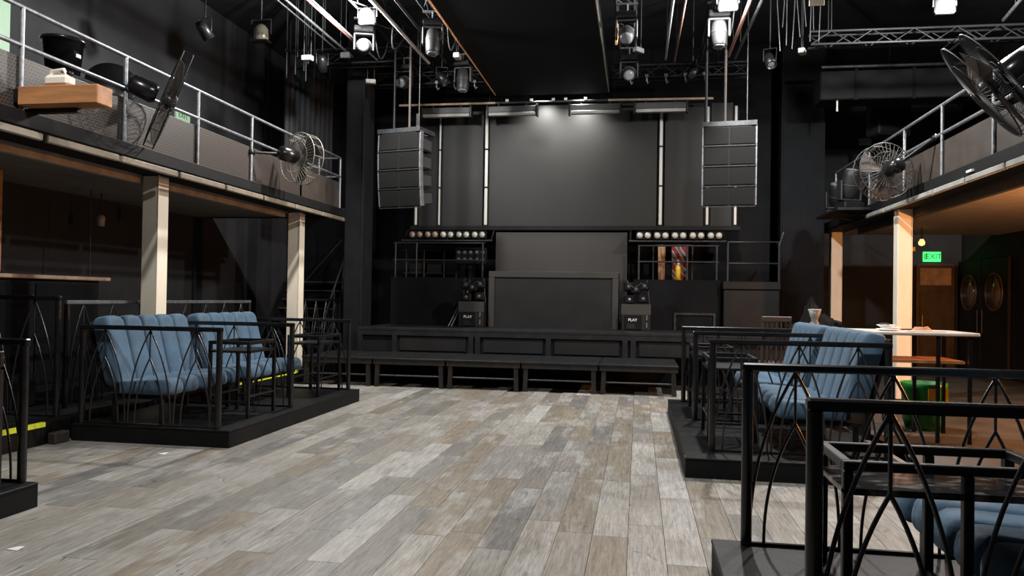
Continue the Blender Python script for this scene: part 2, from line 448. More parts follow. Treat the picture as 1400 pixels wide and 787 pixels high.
# stacked crates and scaffolds seen behind the left deck rail
t = thing('equipment_rack', 'dim equipment rack with shelves standing on the deck behind the railing', 'rack', (-4.52, 16.2, 1.91))
for x in (-.5, -.1, .35, .62):
    bar('upright', [(x, 0, 0), (x, 0, .62)], .018, 'steel_dim', t)
for z in (.1, .38, .6): bar('shelf_bar', [(-.55, 0, z), (.65, 0, z)], .014, 'steel_dim', t)
box('amplifier', (-.45, .05, .11), (-.12, .4, .34), 'panel_dark', t, .01); box('amplifier', (-.05, .05, .11), (.3, .4, .3), 'panel_dark', t, .01)

# hanging cloths and yellow bottle in the gap right of the booth
def cloth(name, label, x, wd, z0, z1, m):
    b = MB(); n = 12; vs = []; fs = []
    for i in range(n+1):
        u = i/n; yy = .025*math.sin(u*9)+.012*math.sin(u*23)
        for z in (z0, (z0+z1)/2, z1):
            k = 1-.16*(z1-z)/(z1-z0)
            vs += [((u-.5)*wd*k, yy-.012, z), ((u-.5)*wd*k, yy+.012, z)]
    for i in range(n):
        a = i*6; c = a+6
        for j in (0, 2): fs += [(a+j, c+j, c+j+2, a+j+2), (a+j+1, a+j+3, c+j+3, c+j+1)]
        fs += [(a, a+1, c+1, c), (a+4, c+4, c+5, a+5)]
    fs += [(0,2,3,1), (2,4,5,3), (n*6, n*6+1, n*6+3, n*6+2), (n*6+2, n*6+3, n*6+5, n*6+4)]
    o = b.add(vs, fs, True).build(name, m); o.location = (x, 16.35, 0); tag(o, label, 'cloth'); return o
cloth('tan_cloth', 'tan cloth strip hanging behind the stage railing', .47, .15, 1.92, 2.66, 'cloth_tan')
cloth('striped_cloth', 'red and grey patterned cloth hanging behind the stage railing', .83, .32, 1.92, 2.66, 'cloth_striped')
bar('cloth_pole', [(.3, 16.38, 1.90), (.3, 16.38, 2.64), (.32, 16.38, 2.66), (1.08, 16.38, 2.66), (1.1, 16.38, 2.64), (1.1, 16.38, 1.90)], .015, 'steel_dim')
tag(bpy.data.objects['cloth_pole'], 'thin bent pole frame holding the tan and patterned cloths', 'pole')
t = thing('bottle', 'yellow bottle with white cap standing before the patterned cloth', 'bottle', (.80, 16.15, 1.91))
MB().lathe([(.001, 0), (.05, 0), (.052, .26), (.04, .30)], 14).build('body', 'yellow_paint', t)
MB().lathe([(.03, .30), (.028, .36), (.015, .42), (.001, .42)], 12).build('cap', 'paper_white', t)

# ---------------------------------------------------------------- screen wall, strips, bars, blinders
SY = 16.0
def screen(x0, x1, z0, z1, label):
    t = thing('led_screen', label, 'screen', ((x0+x1)/2, SY, z0))
    W = x1-x0; H = z1-z0
    box('face', (-W/2, 0, 0), (W/2, .03, H), 'screen_face', t)
    box('back_frame', (-W/2+.02, .03, .02), (W/2-.02, .10, H-.02), 'matte_black', t)
screen(-4.72, -4.27, 3.02, 5.52, 'narrow grey screen panel beside the tilted speaker stack')
screen(-4.20, -3.30, 3.02, 5.52, 'medium grey screen panel between two white tubes near the tilted speaker stack')
screen(-3.16, .34, 3.02, 5.56, 'very wide grey central screen with a pale glow at its top')
screen(.50, 1.28, 3.00, 5.52, 'grey screen panel beside the straight speaker stack')
screen(1.42, 1.84, 3.00, 5.52, 'short narrow grey screen panel behind the straight speaker stack')
def tube_light(x, label, m='tube_white', wd=.05):
    t = thing('tube_light', label, 'light', (x, SY-.061, 3.02))
    box('channel', (-.055, .03, 0), (.055, .062, 2.45), 'matte_black', t)
    for k in range(3): box('diffuser', (-wd/2, 0, .02+k*.81), (wd/2, .03, .80+k*.81), m, t, .008)
tube_light(-4.75, 'pale vertical tube light at the outer edge of the screens')
tube_light(-4.235, 'slim vertical tube light between narrow and medium screen panels', wd=.036)
tube_light(-3.22, 'bright vertical tube light on the left of the wide central screen', wd=.062)
tube_light(.42, 'bright vertical tube light on the right of the wide central screen', wd=.062)
tube_light(1.35, 'vertical tube light partly covered by the straight speaker stack', wd=.05)
tube_light(1.90, 'outermost vertical tube light under the straight speaker stack', wd=.05)
tag(box('screen_sill', (-4.85, SY-.1, 2.93), (2.0, SY+.1, 3.015), 'matte_black'), 'long black sill beam beneath all the screens', 'beam')
for x0, x1, lb in ((-4.52, -3.43, 'beside the outer tube light'), (-3.13, -2.06, 'at the left top of the wide screen'), (-1.44, -.37, 'at the right top of the wide screen'), (-.15, .92, 'over the bright right tube light')):
    t = thing('light_bar', 'dark horizontal stage light bar hung ' + lb, 'light', (x0, 15.4, 5.2))
    L_ = x1-x0
    box('housing', (0, 0, .09), (L_, .12, .22), 'strip_dark', t, .012)
    box('lens_strip', (.05, -.03, .02), (L_-.05, .09, .085), 'strip_grey', t, .01)
    for x in (0, L_-.04): box('end_bracket', (x, -.04, 0), (x+.04, .13, .24), 'black_metal', t, .006)
    for x in (.25, L_-.25): bar('hook', [(x, .06, .22), (x, .06, .32)], .012, 'steel_dim', t)
def blinder(x, z, bright, grp, lb):
    t = thing('twin_blinder', lb, 'light', (x, 15.55, z), 0, grp)
    box('housing', (-.155, 0, -.08), (.155, .14, .08), 'matte_black', t, .01)
    for s in (-1, 1):
        l = MB().lathe([(.001, -.012), (.035, -.010), (.056, 0), (.058, .012)], 18, Matrix.Rotation(PI/2, 4, 'X') @ Matrix.Translation((0, 0, 0))).build('lens', 'lens_white' if bright else 'lens_brownish', t, (s*.078, -.012, 0))
        MB().tube([(.064*math.cos(a), 0, .064*math.sin(a)) for a in [2*PI*i/18 for i in range(18)]], .007, 6, closed=True).build('rim', 'steel_dim', l, (0, 0, 0))
    bar('bracket', [(0, .05, -.08), (0, .05, -.115)], .015, 'steel_dim', t)
for k in range(5):
    blinder(-4.62+k*.335, 2.80, k >= 2, 'twin lamps under the screens, curtain side', ('darker brownish outermost twin round lamp under the narrow screen panel', 'darker brownish twin round lamp next to the outermost one', 'bright twin round lamp right next to the darker brownish ones', 'bright twin round lamp, middle one under the medium screen panel', 'bright twin round lamp beside the brownish backdrop panel, curtain side')[k])
for k in range(5):
    blinder(.09+k*.345, 2.79, True, 'twin lamps under the screens, pillar side', 'twin round lamp on the pillar side row, ' + ('beside the backdrop panel', 'second from the backdrop panel', 'above the patterned cloth, middle of five', 'second from the far end by the pillar', 'last one at the end towards the pillar')[k])
for x0, x1, lb in ((-4.95, -3.0, 'under the darker brownish and bright lamps by the curtain'), (-.20, 1.70, 'under the bright lamps near the ribbed pillar')):
    t = thing('lamp_pipe', 'horizontal mounting pipe ' + lb, 'pipe', (0, 15.60, 2.68)); bar('pipe', [(x0, 0, 0), (x1, 0, 0)], .022, 'steel_dim', t)
    for x in (x0+.03, x1-.03): bar('clamp', [(x, 0, 0), (x, .42, .28)], .02, 'matte_black', t)

# ---------------------------------------------------------------- line arrays
def cabinet(label, grp):
    t = thing('line_array_speaker', label, 'speaker', (0,0,0), 0, grp)
    W, D, H = .80, .5, .32
    m = MB(); vs = [(-W/2, 0, .01), (W/2, 0, .01), (W/2-.03, D, .045), (-W/2+.03, D, .045), (-W/2, 0, H-.01), (W/2, 0, H-.01), (W/2-.03, D, H-.075), (-W/2+.03, D, H-.075)]
    m.add(vs, [(0,3,2,1), (4,5,6,7), (0,1,5,4), (1,2,6,5), (2,3,7,6), (3,0,4,7)]).build('body', 'speaker_black', t)
    for s in (-1, 1):
        box('grille', (s*.2-.185, -.014, .025), (s*.2+.185, 0, H-.025), 'grille_black', t, .006)
    for s in (-1, 1): box('side_panel', (s*(W/2-.004)-.008, .12, .05), (s*(W/2-.004)+.008, .42, H-.09), 'speaker_side', t, .004)
    box('seam_strip', (-W/2-.01, -.018, -.006), (W/2+.01, .02, .006), 'steel_dim', t)
    for s in (-1, 1):
        box('rigging_plate', (s*(W/2+.012)-.012, .0, .02), (s*(W/2+.012)+.012, .10, H+.016), 'galvanised', t, .004)
    return t
def array(cx, cy, ztop, rz, tilt0, dt, label, grp, fl, sx_):
    R0 = Matrix.Translation((cx, cy, ztop)) @ Matrix.Rotation(rz, 4, 'Z')
    M = R0 @ Matrix.Rotation(tilt0, 4, 'X'); first = None
    for k in range(4):
        M = M @ Matrix.Translation((0, 0, -.322))
        if k == 0: first = cabinet(label, grp); t = first
        else: t = dup(first, (0,0,0))
        t['label'] = label + ', ' + ('topmost', 'second from top', 'third from top', 'lowest')[k]
        t.matrix_world = M
        M = M @ Matrix.Rotation(dt, 4, 'X')
    f = thing('rigging_frame', fl, 'frame', (cx, cy, ztop), rz)
    for s in (-1, 1): box('side_beam', (s*.38-.04, -.03, -.004), (s*.38+.04, .5, .07), 'steel_dim', f)
    box('cross_beam', (-.38, .0, .0), (.38, .06, .075), 'steel_dim', f); box('cross_beam', (-.38, .42, .0), (.38, .48, .07), 'steel_dim', f)
    bar('spreader', [(-.38, .2, .04), (.38, .2, .04)], .025, 'truss_dark', f)
    for x in sx_: bar('strap', [(x, .2, .04), (x, .2, 1.56)], .022, 'panel_brown' if x == sx_[1] else 'truss_dark', f)
    bar('chain', [(.27, .2, .04), (.27, .2, 7.0-ztop)], .008, 'steel_dim', f)
array(-4.07, 12.6, 4.30, math.radians(-14), -.04, .06, 'black line array speaker cabinet in the tilted hanging stack', 'cabinets of the tilted hanging stack', 'steel rigging frame with straps above the tilted speaker stack', (-.23, .08))
array(1.40, 12.6, 4.30, math.radians(-6), .0, .02, 'black line array speaker cabinet in the straight hanging stack', 'cabinets of the straight hanging stack', 'steel rigging frame with straps above the straight speaker stack', (-.37, -.07))

# ---------------------------------------------------------------- flight cases with fixtures on stage
def flight_case(x, y, wd, label):
    t = thing('flight_case', label, 'case', (x, y, .92))
    box('body', (-wd/2, 0, 0), (wd/2, .45, .50), 'panel_dark', t, .012)
    box('lid_band', (-wd/2-.005, -.006, .30), (wd/2+.005, 0, .50), 'grey_panel', t)
    box('door', (-wd/2+.05, -.015, .02), (wd/2-.16, 0, .29), 'plastic_black', t, .006)
    lg = text_mesh('logo', 'PLAY', .075, 'logo_white', t, (-.06, -.018, .20), (PI/2, 0, 0))
    box('sticker', (-wd/2+.10, -.018, .04), (-.02, -.015, .13), 'panel_dark', t)
    for z in (.06, .2): bar('latch', [(wd/2-.07, -.02, z), (wd/2-.065, -.02, z+.09)], .012, 'pipe_silver', t)
flight_case(-3.23, 14.72, .50, 'black equipment case with white lettering beside the leaning rods')
flight_case(-.04, 14.72, .54, 'black equipment case with white lettering and hanging cable ends')
for k, (x, dx) in enumerate(((-3.66, .10), (-3.60, .09), (-3.56, .12))):
    o = bar('metal_rod', [(x, 14.62 if k < 2 else 15.3, .93), (x+dx, 15.52 if k == 2 else 15.0, 1.3 if k < 2 else 1.86)], .012, 'pipe_silver'); tag(o, 'thin bright metal rod leaning beside the equipment case', 'rod', 'leaning metal rods')
def cluster(x, label):
    t = thing('fixture_stack', label, 'stage lights', (x, 14.95, 1.42))
    for i, (dx, dz) in enumerate(((-.14, .0), (.12, .02), (-.02, .20), (.14, .26), (-.15, .25))):
        box('housing', (dx-.10, -.08, dz), (dx+.10, .12, dz+.17), 'plastic_black', t, .025)
        MB().lathe([(.001, .012), (.03, .01), (.036, 0)], 16, Matrix.Rotation(PI/2, 4, 'X')).build('lens', 'lens_glass', t, (dx, -.085, dz+.085))
    for dx in (-.22, .24): bar('frame_bar', [(dx, 0, 0), (dx*.8, 0, .46)], .013, 'steel_dim', t)
    bar('cable', [(-.2, -.1, .42), (-.05, -.12, .3), (.08, -.1, .4), (.2, -.1, .3)], .008, 'steel_dim', t)
cluster(-3.23, 'pile of small black stage lights on the case by the leaning rods')
cluster(-.03, 'pile of small black stage lights on the case with hanging cable ends')
t = thing('lamp_cluster', 'row of dim multi-lens stage lights mounted on the left deck railing', 'stage lights', (-3.5, 15.85, 2.05))
box('housing', (-.35, 0, .15), (.32, .2, .50), 'matte_black', t, .02)
for i in range(5):
    for j in range(2):
        MB().lathe([(.001, .012), (.035, .01), (.045, 0)], 14, Matrix.Rotation(PI/2, 4, 'X')).build('lens', 'lens_glass', t, (-.27+i*.13, -.005, .25+j*.15))
box('stand', (-.06, .05, -.14), (.06, .15, .15), 'matte_black', t)

# ---------------------------------------------------------------- booth platforms
def platform(x0, x1, y0, y1, label, h=.17):
    t = thing('seating_platform', label, 'platform', ((x0+x1)/2, (y0+y1)/2, 0))
    a, b = (x1-x0)/2, (y1-y0)/2
    box('top', (-a, -b, h-.025), (a, b, h), 'platform_black', t, .005)
    for s in (-1, 1):
        box('side_board', (-a+.004, s*(b-.012)-.010, 0), (a-.004, s*(b-.012)+.010, h-.025), 'matte_black', t)
        box('end_board', (s*(a-.012)-.010, -b+.024, 0), (s*(a-.012)+.010, b-.024, h-.025), 'matte_black', t)
    return t
platform(-5.62, -3.9, 6.93, 10.47, 'black seating platform with two booths beside the cream columns')
platform(-5.66, -4.1, 1.6, 4.76, 'black seating platform corner by the taped step')
platform(.41, 2.2, 6.69, 10.6, 'black seating platform with two booths in front of the ribbed pillar')
platform(.42, 2.2, 1.3, 4.45, 'black seating platform carrying the booth with the glossy tray table')

# railing with gothic arches
def arc_rod(w_, H, r=.0085):
    n = 12; pts = []
    for i in range(n+1):
        s_ = i/n; pts.append((w_*(1-s_**2.3), 0, H*s_))
    return MB().tube(pts, r, 6)
RH = .95
def tmpmesh(mb, m):
    o = mb.build('tmp', m); me = o.data; bpy.data.objects.remove(o); return me
ROD_O = tmpmesh(arc_rod(.222, RH), 'rod_metal'); ROD_I = tmpmesh(arc_rod(.150, RH-.28), 'rod_metal')
ROD_L = tmpmesh(MB().tube([(0,0,RH-.28), (0,0,RH)], .008, 6), 'rod_metal')
def booth_railing(loc, length, motifs, label, rz=0, RH=RH, group=None, post_round=.030, tm='rail_black'):
    t = thing('booth_railing', label, 'railing', loc, rz, group)
    box('top_rail', (-.03, -.025, RH), (length+.03, .025, RH+.045), tm, t, .008)
    for x in (0, length): bar('post', [(x, 0, 0), (x, 0, RH)], post_round, 'rail_black', t, 12)
    box('bottom_rail', (0, -.012, .0), (length, .012, .018), 'rail_black', t)
    pitch = length/motifs
    for k in range(motifs):
        c = pitch*(k+.5); sc = pitch/.475; zs = RH/.95
        for sx in (-1, 1):
            link('arch_rod', ROD_O, t, (c, 0, 0), None, (sx*sc, 1, zs)); link('arch_rod', ROD_I, t, (c, 0, 0), None, (sx*sc, 1, zs))
        link('link_rod', ROD_L, t, (c, 0, 0), None, (1, 1, zs))
    return t
P = .17
booth_railing((.62, 2.85, P), 1.50, 3, 'black arched railing right in front of the glossy tray table')
booth_railing((.60, 4.38, P), 1.50, 3, 'black arched railing on the aisle edge behind the glossy tray table')
booth_railing((.66, 7.02, P), 1.46, 3, 'black arched railing on the aisle edge of the platform before the ribbed pillar')
booth_railing((.64, 8.80, P), 1.46, 3, 'black arched railing between the two blue sofas before the ribbed pillar')
booth_railing((.60, 10.35, P), 1.46, 3, 'black arched railing at the stage end of the platform before the ribbed pillar')
booth_railing((-5.56, 7.00, P), 1.50, 3, 'black arched railing across the front of the platform beside the cream columns')
booth_railing((-5.52, 8.56, P), 1.48, 3, 'black arched railing between the two blue sofas beside the cream columns')
booth_railing((-5.52, 10.38, P), 1.48, 3, 'black arched railing at the stage end of the platform beside the cream columns')
booth_railing((-5.60, 4.72, P), 1.40, 3, 'black arched railing on the platform corner by the taped step')
booth_railing((-6.2, 7.55, .215), 4.0, 8, 'long arched railing with pale top bar on the raised floor behind the blue sofas', PI/2, 1.14, tm='galvanised')
booth_railing((-5.95, 12.9, .215), 1.85, 4, 'black arched railing on the raised floor next to the far cream column', PI/2, 1.17)
booth_railing((-6.95, 7.0, .215), 1.1, 2, 'short black arched railing on the raised floor beside the taped step', 0, 1.19)

# sofas
def loft_channel(outline, wd, b=.068, n=12):
    cy = sum(p[0] for p in outline)/len(outline); cz = sum(p[1] for p in outline)/len(outline)
    vs = []; fs = []; k = len(outline)
    for i in range(n+1):
        u = -1+2*i/n; e = 1-abs(u)**3; x = u*wd/2*.955
        sh = b*(1-e**.5)
        for (y, z) in outline:
            d = Vector((y-cy, z-cz)); l = d.length
            q = d*(max(l-sh, 0)/l); vs.append((x, cy+q.x, cz+q.y))
    for i in range(n):
        for j in range(k):
            fs.append((i*k+j, i*k+(j+1) % k, (i+1)*k+(j+1) % k, (i+1)*k+j))
    fs.append(tuple(range(k))[::-1]); fs.append(tuple(n*k+j for j in range(k)))
    m = MB(); m.add(vs, fs, True); return m
def rounded(pts, r, n=4):
    out = []; k = len(pts)
    for i in range(k):
        p0, p, p1 = Vector(pts[i-1]), Vector(pts[i]), Vector(pts[(i+1) % k]); rr = r[i] if isinstance(r, (list, tuple)) else r
        a = p+(p0-p).normalized()*rr; b = p+(p1-p).normalized()*rr
        for j in range(n+1):
            t = j/n; q = a*(1-t)**2+p*2*t*(1-t)+b*t*t; out.append((q.x, q.y))
    return out
def sofa(label, loc, rz, L_=1.45, group=None):
    t = thing('sofa', label, 'sofa', loc, rz, group)
    n = 5; wd = L_/n
    bo = tmpmesh(loft_channel(rounded([(-.07, .36), (.13, .36), (.31, 1.06), (.12, 1.10)], [.02, .03, .05, .08]), wd), 'blue_velvet')
    se = tmpmesh(loft_channel(rounded([(-.62, .29), (.02, .29), (.02, .43), (-.60, .47)], [.07, .02, .03, .09]), wd), 'blue_velvet')
    for k in range(n):
        x = -L_/2+wd*(k+.5); link('back_channel', bo, t, (x, 0, 0)); link('seat_channel', se, t, (x, 0, 0))
    box('seat_core', (-L_/2+.01, -.53, .31), (L_/2-.01, 0, .40), 'matte_black', t)
    box('base_frame', (-L_/2+.03, -.50, .25), (L_/2-.03, .10, .285), 'matte_black', t)
    MB().add([(x, y+d, z) for x in (-L_/2+.01, L_/2-.01) for (y, z) in ((.142, .36), (.318, 1.02)) for d in (0, .02)], [(0,1,3,2), (4,6,7,5), (0,4,5,1), (2,3,7,6), (0,2,6,4), (1,5,7,3)]).build('back_board', 'matte_black', t)
    for x in (-L_/2+.08, L_/2-.08):
        for y in (-.47, .06): box('leg', (x-.02, y-.02, 0), (x+.02, y+.02, .25), 'black_metal', t)
    return t
sofa('blue channel tufted sofa in the front booth beside the nearer cream column', (-5.22, 7.76, P), PI/2, 1.43)
sofa('blue channel tufted sofa in the rear booth towards the far cream column', (-5.22, 9.42, P), PI/2, 1.46)
sofa('blue channel tufted sofa beside the aisle, in front of the marble-topped bar table', (1.84, 7.84, P), -PI/2, 1.50)
sofa('blue channel tufted sofa in the booth nearest the stage, before the ribbed pillar', (1.84, 9.56, P), -PI/2, 1.40)
sofa('blue channel tufted sofa behind the glossy tray table', (1.86, 3.50, P), -PI/2, 1.20)

# tray tables
def tray_table(loc, L_, D, H, label, over=0, rz=0, tr='black_metal'):
    t = thing('tray_table', label, 'table', loc, rz)
    for x in (.018, L_-.018):
        for y in (.018, D-.018): box('leg', (x-.018, y-.018, 0), (x+.018, y+.018, H-.036), 'black_metal', t, .004)
    for y in (.018, D-.018): box('rim_bar', (0, y-.018, H-.036), (L_+over, y+.018, H), 'black_metal', t, .004)
    for x in (.018, L_+over-.018): box('rim_bar', (x-.018, .036, H-.036), (x+.018, D-.036, H), 'black_metal', t, .004)
    box('tray', (0, 0, H-.125), (L_+over, D, H-.10), tr, t, .004)
    if over:
        for y in (.018, D-.018): box('rim_support', (L_+over-.036, y-.018, H-.10), (L_+over, y+.018, H-.036), 'black_metal', t)
    for y in (.018, D-.018): box('stretcher', (.036, y-.01, .16), (L_-.036, y+.01, .18), 'black_metal', t)
    for x in (.018, L_-.018): box('stretcher', (x-.01, .036, .22), (x+.01, D-.036, .24), 'black_metal', t)
tray_table((.76, 3.02, P), .45, .42, .745, 'black frame table with glossy tray with pale patches', .30, 0, 'tray_gloss')
tray_table((-4.75, 4.05, P), .55, .5, .92, 'black frame table on the corner platform by the taped step')
tray_table((-4.57, 7.65, P), .48, .62, .82, 'black frame table in the front booth by the blue sofa')
tray_table((-4.55, 9.5, P), .45, .75, .80, 'black frame table in the rear booth by the blue sofa')
tray_table((.66, 7.5, P), .46, .72, .80, 'black frame table facing the sofa beside the aisle')
tray_table((.64, 9.2, P), .46, .75, .80, 'black frame table facing the sofa nearest the stage')

# ---------------------------------------------------------------- balconies
def column(x, y, h, z0, s, label):
    t = thing('support_column', label, 'column', (x, y, z0))
    a = s/2
    box('shaft', (-a, -a, 0), (a, a, h), 'column_cream', t, .012)
    box('corner_bead', (a-.004, -a-.006, 0), (a+.006, -a+.006, h), 'column_cream', t)
    box('base_plate', (-a-.02, -a-.02, 0), (a+.02, a+.02, .015), 'matte_black', t)
column(-5.96, 8.72, 2.73, .215, .22, 'nearer cream column under the left balcony beside the blue sofas')
column(-5.96, 12.72, 2.73, .215, .22, 'cream column under the left balcony nearest the stage')
column(4.12, 13.0, 3.0, 0, .21, 'cream column lit orange on one side behind the marble table')
column(4.12, 17.2, 3.0, 0, .21, 'far cream column lit orange beside the ribbed pillar')

t = thing('balcony', 'left balcony slab with dark edge beam and strip lights', 'balcony', (-5.5, 5, 2.95))
box('deck', (-2.69, -8.98, 0), (0, 8.7, .10), 'matte_black', t)
box('soffit_board', (-2.68, -8.9, -.03), (-.58, 8.2, 0), 'soffit_under', t)
box('edge_beam', (-.10, -8.98, .02), (.03, 8.7, .17), 'matte_black', t, .01)
box('under_beam', (-.69, -8.98, -.10), (-.59, 7.55, -.03), 'beam_brown', t, .01)
y = -2.9
for k in range(11):
    box('strip_light', (.03, y, -.075), (.085, y+1.0, -.005), 'strip_plastic', t, .01); y += 1.05
for k, y in enumerate((8.2,)): bar('end_pipe', [(.02, y+.5, -.04), (.02, y+.5, .18)], .012, 'steel_dim', t)
t = thing('balcony', 'right balcony slab with warm lit underside and strip lights', 'balcony', (3.9, 5, 3.0))
box('deck', (0, -8.98, 0), (3.49, 12.45, .12), 'matte_black', t)
box('soffit_board', (.35, -8.9, -.03), (3.48, 12.4, 0), 'soffit_under', t)
box('edge_beam', (-.03, -8.98, .04), (.10, 12.45, .19), 'matte_black', t, .01)
box('under_beam', (.34, -8.98, -.14), (.42, 11.0, 0), 'steel_dim', t)
y = -1.2
for k in range(10):
    box('strip_light', (-.085, y, -.045), (-.03, y+.97, .025), 'strip_grey', t, .01); y += 1.02
tag(box('white_label', (3.838, 9.75, 3.075), (3.869, 9.9, 3.10), 'paper_white'), 'small white label stuck on the right balcony edge', 'label')

def balcony_railing(X, z0, h1, h2, posts, yend, sx, label, pan):
    t = thing('balcony_railing', label, 'railing', (X, 0, z0))
    for z in (h1, h2): bar('rail', [(0, -2, z), (0, yend, z)], .022, 'galvanised', t, 10)
    for y in posts: bar('post', [(0, y, 0), (0, y, h1)], .022, 'galvanised', t, 10)
    for a, b, m, kind in pan:
        q = box(kind, (sx*.03-.01, a-.06, .0), (sx*.03+.01, b+.06, h2-.10), m, t)
        if kind == 'mesh_panel':
            bar('panel_edge', [(sx*.03, a-.06, h2-.10), (sx*.03, b+.06, h2-.10)], .009, 'cage_wire', q)
    return t
rl = balcony_railing(-5.55, 3.12, .95, .60, [1.5, 3.2, 4.8, 6.12, 7.55, 8.95, 10.32, 13.66], 13.66, -1, 'galvanised pipe railing with wire mesh panels on the left balcony',
    [(2, 6.05, 'wire_mesh', 'mesh_panel'), (6.2, 7.5, 'wire_mesh', 'mesh_panel'), (7.6, 8.9, 'wire_mesh', 'mesh_panel'), (9.0, 10.27, 'wire_mesh', 'mesh_panel'), (10.36, 12.0, 'wire_mesh', 'mesh_panel'), (12.05, 13.6, 'panel_brown', 'solid_panel')])
for z in (.95, .60): bar('rail', [(0, 13.66, z), (-.42, 13.66, z)], .02, 'galvanised', rl)
bar('post', [(-.42, 13.66, 0), (-.42, 13.66, .95)], .02, 'galvanised', rl)
box('end_panel', (-.42, 13.62, .03), (-.05, 13.64, .5), 'panel_brown', rl)
rr = balcony_railing(3.95, 3.19, .96, .58, [3, 5, 7, 8.2, 9.45, 10.95, 12.42, 14.2, 16.5], 16.5, 1, 'galvanised pipe railing with brown panels on the right balcony',
    [(5, 8.1, 'panel_brown', 'solid_panel'), (8.25, 9.4, 'panel_brown', 'solid_panel'), (9.5, 10.9, 'panel_brown', 'solid_panel'), (11.0, 12.4, 'panel_brown', 'solid_panel'), (12.5, 14.1, 'panel_brown', 'solid_panel'), (14.3, 16.4, 'panel_brown', 'solid_panel')])
bar('rail', [(0, 8.6, 1.0), (0, 9.35, 1.0)], .03, 'pipe_bright', rr)

# fans
def fan(loc, n, label, R_=.52, grip=(0, 0, 0), wire='cage_wire', w2=.09, NW=36):
    e = aim(n); t = thing('industrial_fan', label, 'fan', loc, 0, None, e)
    c = thing_mesh = MB()
    for z in (-w2, w2):
        for r in (R_, R_*.66, R_*.33):
            k = 28 if r > .3 else 16
            zz = z*(1 if r == R_ else 1.35)
            c.tube([(r*math.cos(2*PI*i/k), r*math.sin(2*PI*i/k), zz) for i in range(k)], .008 if r == R_ else .004, 5, closed=True)
        for i in range(NW):
            a = 2*PI*i/NW; c.tube([(.09*math.cos(a), .09*math.sin(a), z*1.4), (R_*.66*math.cos(a), R_*.66*math.sin(a), z*1.35), (R_*math.cos(a), R_*math.sin(a), z)], .0035, 4)
    for i in range(14):
        a = 2*PI*i/14; c.tube([(R_*math.cos(a), R_*math.sin(a), -w2), (R_*math.cos(a), R_*math.sin(a), w2)], .0045, 4)
    c.build('cage', wire, t)
    bl = MB()
    vs = [(.07, -.04, -.03), (.07, .06, .03), (R_*.86, .19, .045), (R_*.92, -.02, .0), (R_*.8, -.16, -.045)]
    th = [(x, y, z+.006) for x, y, z in vs]
    bl.add(vs+th, [(0,1,2,3,4), (9,8,7,6,5), (0,5,6,1), (1,6,7,2), (2,7,8,3), (3,8,9,4), (4,9,5,0)])
    me = tmpmesh(bl, 'blade_grey')
    for i in range(3): link('blade', me, t, (0,0,0), (0, 0, 2*PI*i/3+.4))
    MB().lathe([(.001, -.05), (.08, -.05), (.08, .06), (.05, .09), (.001, .09)], 18).build('hub', 'steel_dim', t)
    MB().lathe([(.001, -.42), (.06, -.42), (.105, -.38), (.115, -.16), (.09, -.12), (.001, -.12)], 20).build('motor', 'plastic_black', t)
    q = e.to_matrix().inverted() @ (Vector(grip)-Vector(loc))
    bar('arm', [(0, 0, -.28), tuple(q)], .022, 'black_metal', t); MB().lathe([(.001, -.04), (.04, -.04), (.04, .04), (.001, .04)], 12).build('clamp', 'black_metal', t, tuple(q))
    return t
fan((-5.11, 7.66, 3.61), (.72, .571, -.33), 'black caged fan seen edge on, clamped to the left balcony rail', .56, (-5.55, 7.55, 3.72), 'matte_black', .05, 48)
fan((-5.06, 10.94, 3.56), (.42, .90, -.08), 'round caged fan on the left balcony seen from behind', .38, (-5.55, 10.32, 3.55), 'cage_light', .09, 44)
fan((3.46, 8.37, 3.71), (-.74, .30, -.60), 'large dusty caged fan tilted down from the right balcony rail', .58, (3.95, 8.2, 3.98), 'truss_dark', .10, 72)
fan((3.44, 11.7, 3.39), (-.25, .96, -.10), 'caged fan on the right balcony beside two moving lights', .40, (3.95, 11.2, 3.77))

# things on the left balcony
t = thing('bucket', 'black tapered plastic bucket on a stand behind the left balcony rail', 'bucket', (-5.85, 6.98, 3.68))
MB().lathe([(.001, 0), (.155, 0), (.19, .36), (.21, .36), (.21, .39), (.19, .39), (.15, .03), (.001, .03)], 28).build('body', 'plastic_black', t)
box('sticker', (.175, -.03, .20), (.184, .03, .235), 'paper_white', t)
t = thing('stand', 'dark crate stand carrying the black bucket', 'stand', (-5.85, 6.98, 3.051))
box('top', (-.22, -.22, .58), (.22, .22, .628), 'matte_black', t)
for x in (-.18, .18):
    for y in (-.18, .18): box('leg', (x-.02, y-.02, 0), (x+.02, y+.02, .58), 'matte_black', t)
t = thing('wooden_box', 'orange brown wooden box beam jutting out through the left balcony rail', 'box', (-5.12, 6.15, 3.16), -PI/2)
box('board', (-.10, -.40, 0), (.10, .40, .17), 'wood_box', t, .008)
box('support_arm', (-.09, -.44, -.042), (-.03, .1, 0), 'black_metal', t)
box('clamp', (-.06, -.46, .03), (.09, -.395, .15), 'black_metal', t)
t = thing('jug', 'white plastic jug with handle on top of the wooden box', 'jug', (-5.17, 6.14, 3.329), -PI/2)
box('body', (-.06, -.13, 0), (.06, .13, .11), 'jug_white', t, .03)
bar('handle', [(0, -.10, .10), (0, -.08, .155), (0, .04, .165), (0, .07, .10)], .016, 'jug_white', t)
MB().lathe([(.001, 0), (.028, 0), (.028, .04), (.001, .04)], 12).build('cap', 'plastic_black', t, (0, .10, .105))
t = thing('round_table', 'black round tabletop tipped up behind the left balcony rail', 'table', (-6.2, 8.18, 3.06), -.93)
MB().lathe([(.001, -.02), (.28, -.02), (.29, 0), (.28, .02), (.001, .02)], 30, Matrix.Translation((0, 0, .90)) @ Matrix.Rotation(1.25, 4, 'Y')).build('tabletop', 'plastic_black', t)
